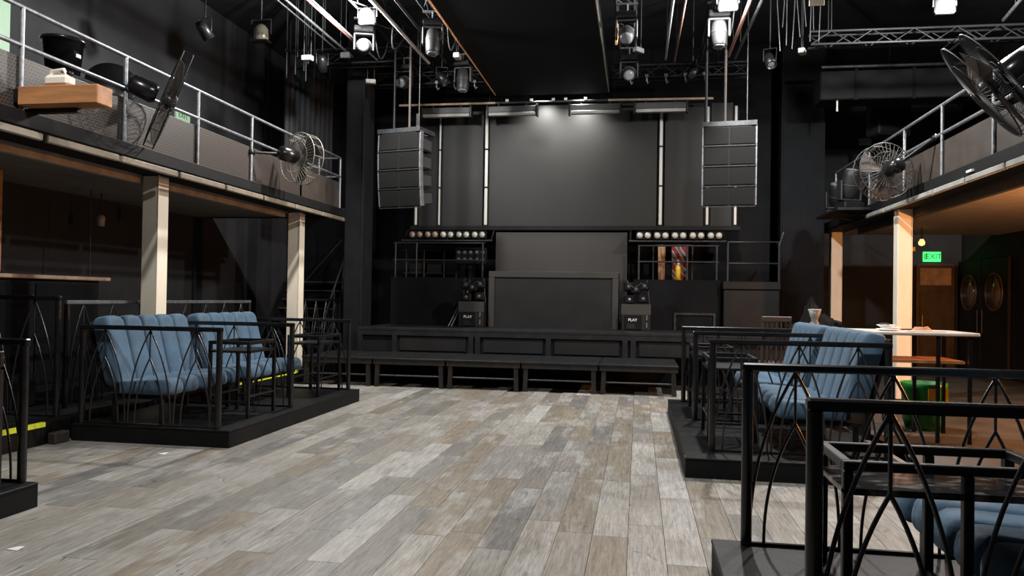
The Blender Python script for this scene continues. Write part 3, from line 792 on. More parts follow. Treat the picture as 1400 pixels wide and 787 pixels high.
bar('leg', [(-.10, 0, .03), (-.02, 0, .88)], .03, 'black_metal', t); box('foot', (-.25, -.2, 0), (.05, .2, .03), 'black_metal', t)
t = thing('door', 'pale green door in the upper left wall', 'door', (-8.201, 8.36, 3.05))
box('leaf', (0, -.45, 0), (.04, .45, 2.3), 'exit_pale', t, .01); box('frame', (0, -.52, 2.3), (.05, .52, 2.38), 'wall_dark', t); bar('handle', [(.05, .35, 1), (.05, .25, 1)], .012, 'steel_dim', t)
t = thing('curtain', 'grey pleated curtain hanging behind the left balcony', 'curtain', (-6.95, 15.4, 3.6))
for k in range(18):
    y = -1.1+k*.125
    MB().lathe([(.001, 0), (.052, 0), (.045, 2.7), (.001, 2.7)], 10).build('pleat', 'curtain_grey', t, (.03*(k % 2), y, 0))
bar('curtain_rail', [(0, -1.2, 2.74), (0, 1.2, 2.74)], .025, 'steel_dim', t)
for y in (-1, 1): bar('rail_hanger', [(0, y, 2.74), (0, y, 3.4)], .012, 'steel_dim', t)
t = thing('exit_sign', 'small green exit sign on the wall above the left balcony', 'sign', (-8.201, 12.7, 4.62)); box('panel', (0, -.22, 0), (.03, .22, .16), 'exit_pale', t); text_mesh('lettering', 'EXIT', .14, 'exit_text', t, (.033, 0, .08), (PI/2, 0, PI/2))

# moving heads
def moving_head(label, loc, rz, tilt, hang=True, scale=1, group=None):
    t = thing('moving_head', label, 'stage light', loc, rz, group)
    s = -1 if hang else 1
    box('base', (-.15, -.12, min(0, s*.09)), (.15, .12, max(0, s*.09)), 'plastic_black', t, .015)
    yk = MB()
    yk.box((0, 0, s*.115), (.28, .10, .03), None, .008)
    for x in (-.145, .145): yk.box((x, 0, s*.24), (.03, .11, .27), None, .01)
    yk.build('yoke', 'panel_dark', t)
    M = Matrix.Translation((0, 0, s*.30)) @ Matrix.Rotation(tilt, 4, 'X')
    h = MB().lathe([(.001, -.20), (.07, -.19), (.105, -.12), (.118, 0), (.105, .14), (.10, .21), (.09, .22)], 20, M).build('head', 'panel_dark', t)
    MB().lathe([(.09, .218), (.075, .232), (.04, .242), (.001, .245)], 20, M).build('lens', 'lens_glass', h)
    MB().tube([tuple(M @ Vector((.118*math.cos(a), .118*math.sin(a), .02))) for a in [2*PI*i/20 for i in range(20)]], .006, 5, closed=True).build('band', 'steel_dim', h)
    if hang:
        bar('clamp', [(0, 0, 0), (0, 0, .13)], .022, 'steel_dim', t); box('clamp_plate', (-.16, -.03, .125), (.16, .03, .145), 'steel_dim', t)
    if scale != 1: t.scale = (scale,)*3
    return t
ZR = 5.62
for (x, y, rz, ti, lb) in ((-4.28, 11.40, .3, 1.8, 'under the left truss beside the ceiling flood'), (-4.26, 13.40, 0, 1.9, 'hung under the left truss further towards the stage'),
        (-3.13, 11.25, .2, 2.95, 'hung pointing down at the edge of the dark ceiling panel'), (-3.13, 13.3, -.1, 3.0, 'hung pointing down near the stage end of the dark ceiling panel'),
        (-.22, 11.3, 0, 2.2, 'hung on the right truss nearer the dance floor'), (-.21, 13.3, 0, 2.0, 'hung on the right truss nearer the screens'), (1.10, 11.40, 0, 3.0, 'hung straight under the bright flood of the right truss')):
    moving_head('black moving head light ' + lb, (x, y, 5.69), rz, ti)
moving_head('black moving head standing upright at the right balcony edge', (3.58, 14.05, 3.13), .4, .25, False, 1.3)
moving_head('smaller black moving head crouching beside the upright one on the right balcony', (3.60, 15.0, 3.13), -.3, .5, False, 1.15)
t = thing('bracket_shelf', 'black bracket shelf under the two moving heads of the right balcony', 'shelf', (3.66, 14.5, 3.085))
box('plate', (-.34, -.75, 0), (.205, .85, .045), 'matte_black', t); 
for y in (-.4, .4): bar('brace', [(-.2, y, 0), (.2, y, -.06)], .02, 'matte_black', t)

# ---------------------------------------------------------------- ceiling rig
def truss(p0, p1, s, label, seg=.45, m='truss_dark', r=.02):
    p0, p1 = Vector(p0), Vector(p1); L_ = (p1-p0).length; t = thing('lighting_truss', label, 'truss', p0)
    d = (p1-p0).normalized(); sd = d.cross(Vector((0,0,1))).normalized(); up = Vector((0,0,1)); h = s/2
    cs = [sd*a*h+up*b*h for a, b in ((-1,-1), (1,-1), (1,1), (-1,1))]
    for c in cs: bar('chord', [tuple(c), tuple(c+d*L_)], r, m, t)
    lc = MB(); n = max(2, int(L_/seg))
    for i in range(n):
        a, b = d*(L_*i/n), d*(L_*(i+1)/n)
        for j in range(4):
            c0, c1 = cs[j], cs[(j+1) % 4]
            if i % 2: c0, c1 = c1, c0
            lc.tube([tuple(c0+a), tuple(c1+b)], r*.5, 5, False)
    lc.build('lacing', m, t); return t
truss((-4.1, -3, 6.0), (-4.1, 14.38, 6.0), .3, 'square lattice truss running along the left ceiling rig')
truss((-3.15, 1, 5.96), (-3.15, 14.38, 5.96), .22, 'slim lattice truss along the left edge of the dark ceiling panel')
truss((-.25, 1, 5.98), (-.25, 14.38, 5.98), .26, 'lattice truss along the right edge of the dark ceiling panel')
truss((1.2, -3, 6.0), (1.2, 14.38, 6.0), .3, 'square lattice truss running along the right ceiling rig')
rt = truss((2.6, 12.6, 5.62), (7.42, 12.6, 5.60), .2, 'lattice truss crossing over the right balcony', .3)
for y in (-.1, .1): bar('drop_rod', [(.3, y, .1), (.3, y, 1.38)], .008, 'truss_dark', rt)
truss((-5.2, 14.5, 5.75), (-2.95, 14.5, 5.75), .22, 'short cross truss at the stage end of the left rig', .3)
truss((-.55, 14.5, 5.75), (1.9, 14.5, 5.75), .22, 'short cross truss at the stage end of the right rig', .3)
truss((-6.2, 13.0, 5.74), (-4.27, 13.0, 5.74), .25, 'dark cross truss above the left balcony end', .35)
def pipe(pts, r, m, label, cat='pipe', group=None, name='ceiling_pipe'):
    if name != 'ceiling_pipe': return tag(bar(name, pts, r, m), label, cat, group)
    a, b = Vector(pts[0]), Vector(pts[-1]); t = thing(name, label, cat, a, 0, group)
    bar('tube', [tuple(Vector(p)-a) for p in pts], r, m, t)
    for u in (.06, .94):                      # thin drop rods to the ceiling
        p = (b-a)*u; bar('drop_rod', [tuple(p), (p.x, p.y, 7.0-a.z)], .006, 'truss_dark', t, 6)
    return t
pipe([(-3.74, 2, 5.62), (-3.68, 13.0, 5.60)], .026, 'pipe_bright', 'bright white pipe running along the left rig past the flood')
pipe([(-3.45, 2, 5.70), (-3.42, 13.2, 5.66)], .022, 'steel_dim', 'grey pipe along the left rig next to the bright white pipe')
pipe([(-4.60, 3, 5.66), (-4.56, 12.8, 5.62)], .016, 'pipe_silver', 'thin silver conduit on the left rig beside the flood')
pipe([(-4.75, 4, 5.72), (-4.70, 12.2, 5.70)], .020, 'pipe_red', 'reddish conduit on the left rig')
pipe([(-4.98, 4, 5.66), (-4.9, 12.5, 5.60)], .022, 'steel_dim', 'outer silver pipe of the left rig')
pipe([(-5.15, 4, 5.72), (-5.1, 12.3, 5.66)], .014, 'steel_dim', 'thin outermost conduit of the left rig')
pipe([(.46, 3, 5.64), (.40, 13.2, 5.58)], .020, 'pipe_silver', 'silver pipe on the right rig nearest the dark ceiling panel')
pipe([(.66, 3, 5.66), (.56, 13.4, 5.60)], .016, 'pipe_red', 'thin reddish conduit on the right rig by the silver pipe')
pipe([(1.53, 3, 5.62), (1.43, 13.2, 5.60)], .026, 'pipe_red', 'thick reddish pipe on the right rig beside the flood')
pipe([(1.78, 3, 5.64), (1.56, 13.4, 5.62)], .024, 'steel_dim', 'grey outer pipe on the right rig')
pipe([(-5.0, 15.46, 5.50), (-2.95, 15.46, 5.50)], .024, 'beam_brown', 'brown cross pipe in front of the screens by the tilted speaker stack')
pipe([(-.65, 15.46, 5.50), (1.4, 15.46, 5.48)], .024, 'beam_brown', 'brown cross pipe in front of the screens by the straight speaker stack')
pipe([(-2.95, 15.46, 5.50), (-.65, 15.46, 5.50)], .022, 'steel_dim', 'dark pipe with clips under the end of the ceiling panel')
pipe([(-2.906, 2, 5.594), (-2.906, 15.2, 5.594)], .012, 'cable_copper', 'copper coloured cable along the left edge of the dark ceiling panel', 'cable', None, 'edge_cable')
pipe([(-.624, 2, 5.594), (-.624, 15.2, 5.594)], .012, 'strip_plastic', 'pale cable along the right edge of the dark ceiling panel', 'cable', None, 'edge_cable')
pipe([(4.3, 4, 6.1), (5.35, 12.5, 5.78)], .028, 'steel_dim', 'slanting grey pipe above the right balcony')
for k, x in enumerate((-2.7, -2.2, -1.75, -1.5, -1.1)):
    tag(box('clip', (x-.03, 15.41, 5.51), (x+.03, 15.45, 5.56), 'lens_white'), 'small white clip on the dark pipe above the central screen', 'clip', 'white clips above the screen')
t = thing('duct', 'long black boxed duct crossing behind the right balcony', 'duct', (0, 15, 0))
box('duct_body', (3.3, 0, 5.28), (7.4, .6, 5.82), 'matte_black', t, .02); bar('top_pipe', [(3.3, -.06, 5.87), (6.2, -.06, 5.86)], .03, 'steel_dim', t)
for x in (3.9, 4.9, 5.9): box('flange', (x, -.02, 5.26), (x+.05, .62, 5.84), 'wall_black', t)
pipe([(3.62, 15.1, 5.08), (3.62, 15.1, 5.29)], .018, 'lens_white', 'short white tip hanging below the black duct', 'hanger', None, 'hanger')
t = thing('wall_speaker', 'large black speaker hung at an angle above the right balcony', 'speaker', (5.2, 16.9, 5.0), .35)
box('cabinet', (-.38, 0, 0), (.38, .45, .78), 'speaker_black', t, .03); box('grille', (-.34, -.02, .04), (.34, 0, .74), 'grille_black', t, .01)
MB().tube([(-.42, .2, .4), (-.42, .2, .86), (.42, .2, .86), (.42, .2, .4)], .02, 6).build('bracket', 'black_metal', t); bar('hanger', [(0, .2, .86), (0, .2, 2)], .02, 'black_metal', t)
# hanging cables, hooks
rnd = random.Random(3)
for side, xr in ((0, (-5.1, -3.1)), (1, (-.5, 2.0))):
    for k in range(16):
        x = ((-4.25, -3.95, -3.04, -3.26) if side == 0 else (-.12, 1.05, 1.35, -.38))[k % 4]; y = (7.6, 8.6, 9.6, 11.75)[k//4]+rnd.uniform(0, .1); dyc = .75; l = rnd.uniform(.25, .7); z = 5.85
        pts = [(x, y, z), (x+rnd.uniform(-.08, .08), y+rnd.uniform(0, .2), z-l), (x+rnd.uniform(-.08, .08), y+rnd.uniform(.1, .5), z-l*.8), (x, y+rnd.uniform(.4, dyc), z)]
        sm = []
        for i in range(9):
            tt = i/8; a = [pts[j] for j in range(4)]
            sm.append(tuple(a[0][c]*(1-tt)**3+3*a[1][c]*tt*(1-tt)**2+3*a[2][c]*tt*tt*(1-tt)+a[3][c]*tt**3 for c in range(3)))
        o = MB().tube(sm, rnd.choice((.008, .011, .014)), 6).build('cable', rnd.choice(['cable_black', 'cable_black', 'steel_dim', 'cable_copper', 'pipe_silver']))
        tag(o, 'loose cable loop drooping from the %s ceiling rig' % ('left', 'right')[side], 'cable', 'cables on the %s rig' % ('left', 'right')[side])
for x in (-3.9, -3.55, -3.15, -.2, .1, .45, .8, 1.15):
    t = thing('hook_clamp', 'small bright hook clamp on the cross truss before the screens', 'clamp', (x, 14.36, 5.5), 0, 'hook clamps on the cross trusses')
    bar('hook', [(0, 0, .14), (0, -.03, .05), (.02, 0, 0), (.04, .02, .04)], .014, 'pipe_silver', t); box('bolt', (-.03, -.02, .12), (.03, .02, .17), 'galvanised', t)
for k in range(9):
    x = 2.02+k*.075+rnd.uniform(-.02, .02); o = bar('cable', [(x, 12.0, 7.0), (x+rnd.uniform(-.02, .02), 12.0, 6.0), (x+rnd.uniform(-.04, .04), 12.0, 5.35+rnd.uniform(-.1, .3))], .007, 'cable_black', None, 6)
    tag(o, 'thin straight cable hanging from the ceiling between right rig and pillar', 'cable', 'straight cables hanging by the right rig')
# small par cans
def par(loc, rot, label):
    t = thing('par_can', label, 'stage light', loc)
    MB().lathe([(.001, .16), (.06, .16), (.085, .08), (.09, -.12), (.082, -.12), (.08, -.09), (.001, -.085)], 18).build('can', 'black_metal', t, None, rot)
    MB().lathe([(.001, -.10), (.05, -.098), (.078, -.088)], 18).build('lens', 'lens_glass', t, None, rot)
    MB().tube([(-.1, 0, 0), (-.105, 0, .2), (.105, 0, .2), (.1, 0, 0)], .009, 6).build('yoke', 'steel_dim', t, None, (0, 0, rot[2]))
    bar('drop_rod', [(0, 0, .2), (0, 0, 7.0-loc[2])], .012, 'steel_dim', t)
for k, (x, y, z, lb) in enumerate(((-6.43, 10.5, 5.40, 'hung over the left balcony, nearest the wall'), (-5.4, 12.4, 5.45, 'hung over the left balcony beside the curtain'), (-5.3, 9.5, 5.6, 'at the outer edge of the left rig'),
        (.9, 13.9, 5.55, 'on the stage end of the right rig'), (2.1, 13.2, 5.5, 'on the outer edge of the right rig'), (-3.6, 13.6, 5.5, 'on the stage end of the left rig'))):
    par((x, y, z), (.5, .2*k-.4, .7*k), 'small black par can ' + lb)
t = thing('jar_lantern', 'dusty glass jar lantern in a bent frame above the left balcony', 'lamp', (-6.11, 11.6, 5.62))
MB().lathe([(.001, 0), (.10, 0), (.12, .04), (.12, .18), (.07, .25), (.001, .25)], 20).build('jar', 'jar_glass', t)
MB().tube([(-.17, 0, 0), (-.17, 0, .34), (.17, 0, .34), (.17, 0, .1)], .011, 6).build('frame', 'steel_dim', t); box('base', (-.17, -.08, -.02), (.13, .08, 0), 'black_metal', t)
bar('drop_rod', [(0, 0, .34), (0, 0, 1.38)], .012, 'steel_dim', t)
# small boxes, drop bars and clips scattered over the rig
for k, (x, y, z, m, lb) in enumerate(((-5.35, 11.7, 5.30, 'pipe_bright', 'pale ballast box hung beside the curtain above the left balcony'), (-4.85, 13.3, 5.35, 'strip_grey', 'small grey ballast box near the tilted speaker stack'),
        (-2.975, 12.2, 5.40, 'pipe_bright', 'tilted white ballast box at the edge of the dark ceiling panel'), (-.05, 12.3, 5.42, 'strip_dark', 'flat dark ballast box on the right truss'), (2.55, 12.9, 5.50, 'strip_grey', 'small grey ballast box close to the cross truss over the right balcony'))):
    t = thing('ballast_box', lb, 'box', (x, y, z), PI/2 if k == 2 else .3*k)
    box('case', (-.09, -.05, 0), (.09, .05, .08), m, t, .01); bar('drop_bar', [(-.06, 0, .08), (-.06, 0, 7-z)], .009, 'truss_dark', t); bar('drop_bar', [(.06, 0, .08), (.06, 0, 7-z)], .009, 'truss_dark', t)
for k in range(7):
    x = -6.0+k*.065; y = 12.3+.2*(k % 3); o = bar('drop_bar', [(x, y, 5.2+.12*(k % 4)), (x, y, 7.0)], .012, 'truss_dark'); tag(o, 'thin dark drop bar hanging from the ceiling above the left balcony end', 'bar', 'drop bars above the left balcony end')
tag(box('junction_box', (-5.0, 12.2, 5.49), (-4.84, 12.28, 5.59), 'strip_dark', None, .01), 'small dark junction box hanging under the left rig', 'box')
t = thing('warning_label', 'cream hanging tag on the right rig', 'tag', (2.35, 10.96, 5.55)); box('card', (-.1, -.01, 0), (.1, .01, .45), 'strip_plastic', t, .004); bar('string', [(0, 0, .44), (0, 0, 1.45)], .006, 'cable_black', t)

# floods (real lamps)
def flood(x, y, z, label, power=FLOOD_W, up=None, name='flood_light', lamp='flood_lamp'):
    """up = None: bracket clamped to the truss above; else a rod to the ceiling"""
    t = thing(name, label, 'light', (x, y, z))
    box('housing', (-.14, .02, -.02), (.14, .10, .20), 'black_metal', t, .02)
    MB().lathe([(.001, .03), (.075, .025), (.11, 0), (.11, -.012)], 22, Matrix.Translation((0, 0, .09)) @ Matrix.Rotation(PI/2+.35, 4, 'X')).build('lens', 'lamp_white', t)
    MB().tube([(-.15, .06, .09), (-.15, .06, .232), (.15, .06, .232), (.15, .06, .09)], .012, 6).build('bracket', 'steel_dim', t)
    if up: bar('drop_rod', [(0, .06, .232), (0, .06, up-z)], .014, 'steel_dim', t)
    ld = bpy.data.lights.new(lamp, 'POINT'); ld.energy = power; ld.color = FLOOD_COL; ld.shadow_soft_size = .10
    lo = bpy.data.objects.new(lamp, ld); COL.objects.link(lo); lo.parent = t; lo.location = (0, -.16, -.02)
flood(-4.08, 10.93, 5.60, 'glaring white flood light on the left rig')
flood(1.19, 11.03, 5.60, 'glaring white flood light on the right rig')
flood(4.17, 11.45, 5.58, 'glaring white flood light above the right balcony', up=7.0)
# the rig and its floods go on over the near half of the dance floor, above the frame
flood(-4.1, 4.8, 5.60, 'white flood light on the left rig over the near dance floor', 400, None, 'flood_light_left_offscreen', 'flood_lamp_left_offscreen')
flood(1.2, 4.8, 5.60, 'white flood light on the right rig over the near dance floor', 520, None, 'flood_light_right_offscreen', 'flood_lamp_right_offscreen')
# wash lamp behind the end of the ceiling panel, above the central screen
t = thing('wash_light', 'narrow white wash light above the central screen', 'light', (-1.60, 15.48, 5.74), 0)
box('housing', (-.70, -.05, 0), (.70, .07, .10), 'black_metal', t, .01); box('lens', (-.68, -.04, -.012), (.68, .06, 0), 'lens_glass', t)
for x in (-.25, .25): bar('hanger', [(x, 0, .1), (x, 0, 1.26)], .01, 'steel_dim', t)
for x in (-.4, .4):
    ld = bpy.data.lights.new('wash_lamp', 'SPOT'); ld.spot_size = 1.9; ld.spot_blend = 1; ld.shadow_soft_size = .12; ld.energy = 470; ld.color = (1, .98, .92)
    lo = bpy.data.objects.new('wash_lamp', ld); COL.objects.link(lo); lo.parent = t; lo.location = (x, -.02, -.03); lo.rotation_euler = (.50, 0, 0)

# ---------------------------------------------------------------- under the left balcony
t = thing('bar_counter', 'high dark bar counter with a pale worn edge under the left balcony', 'counter', (-7.6, 7.4, .215))
box('body', (-.30, -2.4, 0), (.12, 2.3, 1.435), 'matte_black', t); box('counter_top', (-.34, -2.5, 1.435), (.2, 2.45, 1.485), 'beam_brown', t, .01)
for k in range(4): box('front_panel', (.12, -2.3+k*1.15, .1), (.135, -1.25+k*1.15, 1.38), 'wall_black', t)
t = thing('wooden_post', 'orange brown wooden post standing on the bar counter', 'post', (-7.5, 7.93, 1.70)); box('shaft', (-.05, -.06, 0), (.05, .06, 1.22), 'wood_box', t, .008); box('foot', (-.07, -.08, 0), (.07, .08, .02), 'matte_black', t)
t = thing('staircase', 'dark staircase with lit tread edges painted pale under the left balcony', 'stairs', (-8.0, 15.55, .215))
for k in range(8):
    tr = box('tread', (.05, -.1+k*.17, .16+k*.2), (1.35, .12+k*.17, .20+k*.2), 'wall_black', t); box('nosing', (.05, -.112+k*.17, .17+k*.2), (1.35, -.1+k*.17, .20+k*.2), 'panel_brown', tr)  # paler nosing colour paints in the light on the tread edges
for x in (0, 1.35): MB().add([(x+a, b, c) for a in (0, .05) for b, c in ((-.14, 0), (.1, 0), (1.33, 1.45), (1.33, 1.66), (1.2, 1.66), (-.14, .06))], [(0,1,2,3,4,5), (11,10,9,8,7,6)]+[(i, 6+i, 6+(i+1) % 6, (i+1) % 6) for i in range(6)]).build('stringer', 'wall_black', t)
bar('handrail', [(1.4, -.25, .55), (1.45, 1.2, 2.5)], .025, 'steel_dim', t)
for k in range(3): bar('baluster', [(1.385, -.05+k*.5, .1+k*.58), (1.42, -.05+k*.5, .80+k*.66)], .014, 'steel_dim', t)
t = thing('wall_panel', 'dim grey rectangular panel on the wall above the staircase', 'panel', (-6.5, 16.961, 1.6)); box('sheet', (-.9, 0, 0), (.5, .04, 1.25), 'wall_black', t); bar('diagonal_batten', [(-1.3, -.03, .1), (-.3, -.03, 1.2)], .03, 'steel_dim', t)
for loc, lb in (((-7.6, 11.0, 2.62), 'under the left balcony behind the nearer column'), ((-7.7, 10.0, 2.45), 'under the left balcony above the bar counter')):
    t = thing('small_spotlight', 'small pale spotlight ' + lb, 'light', loc); MB().lathe([(.001, 0), (.05, 0), (.06, .12), (.03, .16), (.001, .16)], 14).build('can', 'spot_grey', t); bar('stem', [(0, 0, .16), (0, 0, 2.92-loc[2])], .01, 'black_metal', t)
pipe([(-7.55, 9.6, 1.7), (-7.55, 9.6, 2.92)], .008, 'steel_dim', 'thin vertical wire above the bar counter end', 'wire', None, 'wire')
tag(box('step_stack', (-7.3, 7.06, .215), (-6.6, 7.6, .575), 'platform_black', None, .02), 'low dark step box on the raised floor behind the short railing', 'box')

# ---------------------------------------------------------------- under the right balcony
t = thing('door', 'brown panelled door under the green exit sign', 'door', (6.82, 19.239, 0))
box('leaf', (-.42, 0, 0), (.42, .06, 2.45), 'door_brown', t, .01); box('upper_panel', (-.34, -.02, 1.95), (.34, 0, 2.35), 'beam_brown', t, .01); box('lower_panel', (-.34, -.02, .2), (.34, 0, 1.8), 'door_brown', t, .01)
bar('handle', [(-.3, -.06, 1.0), (-.3, -.06, 1.25)], .015, 'brass', t)
t = thing('exit_sign', 'glowing green exit sign over the brown door', 'sign', (6.75, 19.252, 2.50))
box('panel', (-.19, 0, 0), (.19, .05, .23), 'exit_green', t, .005); text_mesh('lettering', 'EXIT', .17, 'exit_text', t, (.035, -.004, .115), (PI/2, 0, 0)); box('pictogram', (-.165, -.004, .05), (-.145, 0, .18), 'exit_text', t); box('pictogram', (-.135, -.004, .05), (-.115, 0, .21), 'exit_text', t)
t = thing('exit_sign', 'pale unlit green exit sign high above the right balcony', 'sign', (5.25, 19.252, 5.25))
box('panel', (-.14, 0, 0), (.14, .05, .16), 'exit_pale', t); text_mesh('lettering', 'EXIT', .13, 'exit_text', t, (0, -.004, .08), (PI/2, 0, 0))
t = thing('porthole_door', 'dark double door with two round windows on the right wall', 'door', (7.36, 18.05, 0))
for s, y in ((-1, -.62), (1, .62)):
    l = box('leaf', (-.04, y-.6, 0), (.02, y+.6, 2.5), 'wall_brown', t, .01)
    MB().lathe([(.001, 0), (.36, 0), (.37, .012), (.001, .012)], 28, Matrix.Translation((-.045, y, 1.78)) @ Matrix.Rotation(-PI/2, 4, 'Y')).build('window_pane', 'porthole_glass', l)
    MB().tube([(-.05, y+.39*math.cos(a), 1.78+.39*math.sin(a)) for a in [2*PI*i/28 for i in range(28)]], .022, 6, closed=True).build('window_rim', 'door_brown', l)
    bar('pull_bar', [(-.07, y-s*.5, .9), (-.07, y-s*.5, 1.4)], .016, 'steel_dim', l)
t = thing('bar_table', 'marble topped bar table with black legs behind the aisle sofa', 'table', (3.0, 9.35, 0))
box('tabletop', (-.56, -.42, 1.16), (.62, .42, 1.20), 'marble_top', t, .01)
for x in (.22, .54):
    for y in (-.36, .36): box('leg', (x-.017, y-.017, 0), (x+.017, y+.017, 1.16), 'black_metal', t)
box('leg', (-.52, -.36, 0), (-.46, .36, 1.16), 'black_metal', t); box('footrest', (-.46, -.02, .3), (.52, .02, .34), 'black_metal', t)
box('shelf', (-.46, -.34, .86), (.50, .34, .89), 'wood_box', t)
ZT = 1.20
for k, (x, y, r, lb) in enumerate(((2.76, 9.15, .13, 'large white plate under a stack on the marble bar table'), (2.78, 9.15, .11, 'middle white plate in the stack on the marble bar table'), (2.74, 9.16, .10, 'top white plate of the stack on the marble bar table'))):
    o = MB().lathe([(.001, 0), (r*.6, 0), (r, .018), (r*.97, .022), (r*.6, .008), (.001, .008)], 24).build('plate', 'paper_white'); o.location = (x, y, ZT+k*.022+.001); tag(o, lb, 'plate')
o = MB().tube([(.10*math.cos(a*.5)*(1-a*.01), .08*math.sin(a*.5)*(1-a*.01), .012+.006*(a//6)) for a in range(38)], .009, 6).build('cable_coil', 'cable_copper'); o.location = (3.14, 9.25, ZT-.003); tag(o, 'coil of copper coloured cable on the marble bar table', 'cable')
tag(bar('black_cable', [(2.68, 9.2, ZT+.074), (2.76, 9.22, ZT+.076), (2.87, 9.3, ZT+.05), (2.94, 9.4, ZT+.011), (3.1, 9.46, ZT+.011)], .01, 'cable_black'), 'short black cable lying over the plates on the marble bar table', 'cable')
tag(box('napkin', (2.9, 8.98, ZT+.001), (3.3, 9.1, ZT+.012), 'marble_top', None, .003), 'folded cream napkin on the marble bar table', 'napkin')
t = thing('side_counter', 'long dark ledge table behind the blue sofas before the ribbed pillar', 'table', (2.45, 10.9, 0))
box('tabletop', (-.28, -1.0, 1.13), (.35, 1.2, 1.17), 'matte_black', t, .01)
for y in (-.9, 1.1): 
    for x in (-.2, .27): box('leg', (x-.03, y-.03, 0), (x+.03, y+.03, 1.13), 'black_metal', t)
t = thing('glass', 'stacked clear drinking glass on the dark ledge table', 'glass', (2.32, 10.75, 1.17))
MB().lathe([(.001, 0), (.06, 0), (.062, .06), (.04, .09), (.05, .12), (.085, .24), (.078, .24), (.045, .13), (.001, .12)], 20).build('bowl', 'glass_cup', t)
MB().tube([(.082*math.cos(a), .082*math.sin(a), .24) for a in [2*PI*i/20 for i in range(20)]], .005, 5, closed=True).build('rim', 'lens_white', t)
t = thing('coat', 'crumpled black coat heaped on the dark ledge table', 'coat', (2.53, 11.42, 1.17))
vs = []; fs = []; rr_ = random.Random(12); nx, ny = 18, 12
for i in range(nx+1):
    for j in range(ny+1):
        x = -.27+.54*i/nx; y = -.3+.6*j/ny
        h = (.33*math.exp(-((x+.13)/.10)**2)+.15*math.exp(-((x-.06)/.16)**2))*max(0, 1-(y/.3)**2)**.6*(1+rr_.uniform(-.22, .22))*max(0, 1-(x/.27)**6)
        vs.append((x+rr_.uniform(-.01, .01), y+rr_.uniform(-.012, .012), max(.004, h)))
for i in range(nx):
    for j in range(ny):
        a = i*(ny+1)+j; fs.append((a, a+ny+1, a+ny+2, a+1))
edge = [j for j in range(ny+1)]+[i*(ny+1)+ny for i in range(1, nx+1)]+[nx*(ny+1)+j for j in range(ny-1, -1, -1)]+[i*(ny+1) for i in range(nx-1, 0, -1)]
b0 = len(vs); vs += [(vs[e][0], vs[e][1], 0) for e in edge]
fs += [(edge[q], edge[(q+1) % len(edge)], b0+(q+1) % len(edge), b0+q) for q in range(len(edge))]
MB().add(vs, fs, False).build('fabric', 'coat_cloth', t)
bar('sleeve', [(.10, -.15, .06), (.20, -.26, .04), (.14, -.36, .035)], [.05, .045, .035], 'coat_cloth', t)
tag(bar('stick', [(2.30, 12.02, 1.18), (2.78, 12.0, 1.18)], .012, 'chair_wood'), 'thin stick lying on the end of the dark ledge table', 'stick')
# slatted chairs
def chair(loc, rz, label):
    t = thing('slat_back_chair', label, 'chair', loc, rz)
    box('seat', (-.21, -.21, .44), (.21, .21, .48), 'chair_wood', t, .01)
    for x in (-.19, .19):
        box('leg', (x-.02, -.2, 0), (x+.02, -.16, .44), 'chair_wood', t); box('leg', (x-.02, .17, 0), (x+.02, .21, 1.05), 'chair_wood', t)
    box('back_rail', (-.21, .175, 1.05), (.21, .215, 1.13), 'chair_wood', t, .01)
    for k in range(5): box('slat', (-.13+k*.065-.012, .18, .48), (-.13+k*.065+.012, .2, 1.05), 'chair_wood', t)
chair((1.90, 11.45, .17), PI+.1, 'dark slat back chair standing before the stage cabinet')
platform(.75, 2.1, 10.95, 12.0, 'low dark platform carrying the slat back chair')
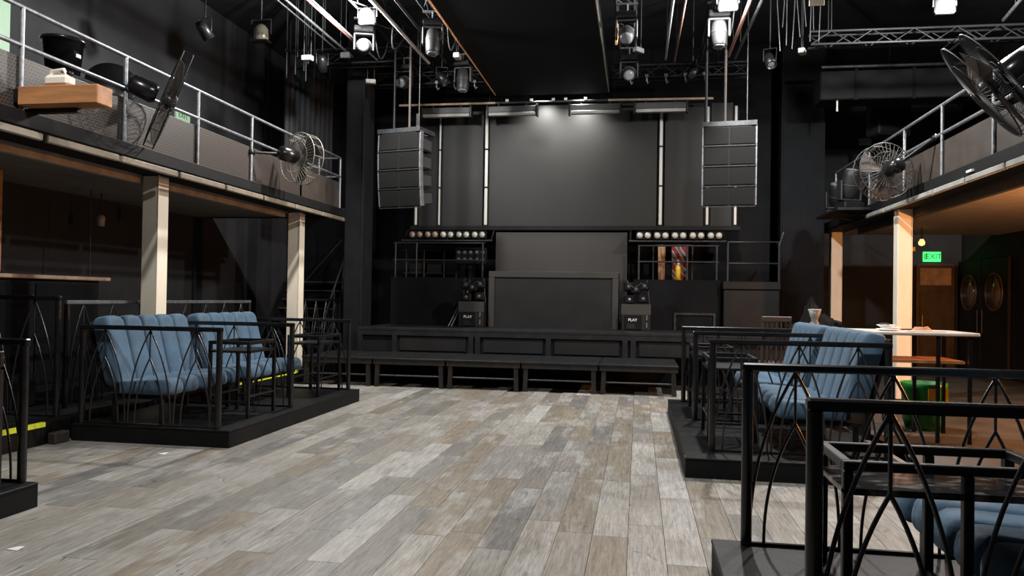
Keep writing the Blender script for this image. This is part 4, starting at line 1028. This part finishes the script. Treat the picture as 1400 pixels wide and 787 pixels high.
# trash bin
t = thing('bin', 'green plastic bin with yellow emblem patches under the marble bar table', 'bin', (3.42, 9.98, 0))
MB().lathe([(.001, 0), (.20, 0), (.235, .12), (.25, .5), (.26, .56), (.24, .56), (.19, .03), (.001, .03)], 26).build('body', 'green_plastic', t)
for x, z in ((.0, .44), (.16, .44), (.15, .30)):
    y = -math.sqrt(max(.01, .252**2-x*x))-.004; box('emblem', (x-.04, y-.006, z-.08), (x+.04, y+.006, z+.07), 'yellow_paint', t)
t = thing('wall_lamp', 'small warm bulb with yellow tag under the right balcony', 'lamp', (5.35, 15.8, 2.62))
MB().lathe([(.001, 0), (.05, .02), (.06, .07), (.03, .13), (.001, .13)], 14).build('bulb', 'bulb_warm', t); bar('stem', [(0, 0, .13), (0, 0, .35)], .012, 'black_metal', t)
box('yellow_tag', (-.32, -.02, -.10), (-.12, -.01, -.02), 'yellow_paint', t); bar('tag_wire', [(-.22, -.015, -.02), (0, 0, .13)], .006, 'black_metal', t)
def pendant(x, y, power, label):
    t = thing('pendant_lamp_right_offscreen', label, 'lamp', (x, y, 2.05))
    MB().lathe([(.055, .07), (.055, .12), (.03, .2), (.02, .24), (.001, .24)], 16).build('holder', 'black_metal', t); MB().lathe([(.001, -.03), (.05, -.01), (.05, .06), (.001, .08)], 14).build('bulb', 'bulb_warm', t)
    bar('cord', [(0, 0, .24), (0, 0, .92)], .006, 'cable_black', t)
    ld = bpy.data.lights.new('pendant_bulb_right_offscreen', 'POINT'); ld.energy = power; ld.color = (1, .40, .12); ld.shadow_soft_size = .07
    lo = bpy.data.objects.new('pendant_bulb_right_offscreen', ld); COL.objects.link(lo); lo.parent = t; lo.location = (0, 0, -.08)
pendant(6.2, 9.6, 620, 'warm pendant lamp over the corridor beside the bar')

# paper scraps on the floor
for x, y, lb in ((-4.35, 6.55, 'tiny white paper scrap on the planks before the left platform'), (-3.55, 3.95, 'torn white paper scrap on the planks near the corner platform')):
    o = MB().add([(-.04, -.02, .002), (.04, -.025, .001), (.05, .02, .012), (-.01, .035, .002), (-.04, -.02, .004), (.04, -.025, .003), (.05, .02, .014), (-.01, .035, .004)], [(3,2,1,0), (4,5,6,7), (0,1,5,4), (1,2,6,5), (2,3,7,6), (3,0,4,7)]).build('paper_scrap', 'paper_white'); o.location = (x, y, 0); tag(o, lb, 'paper')
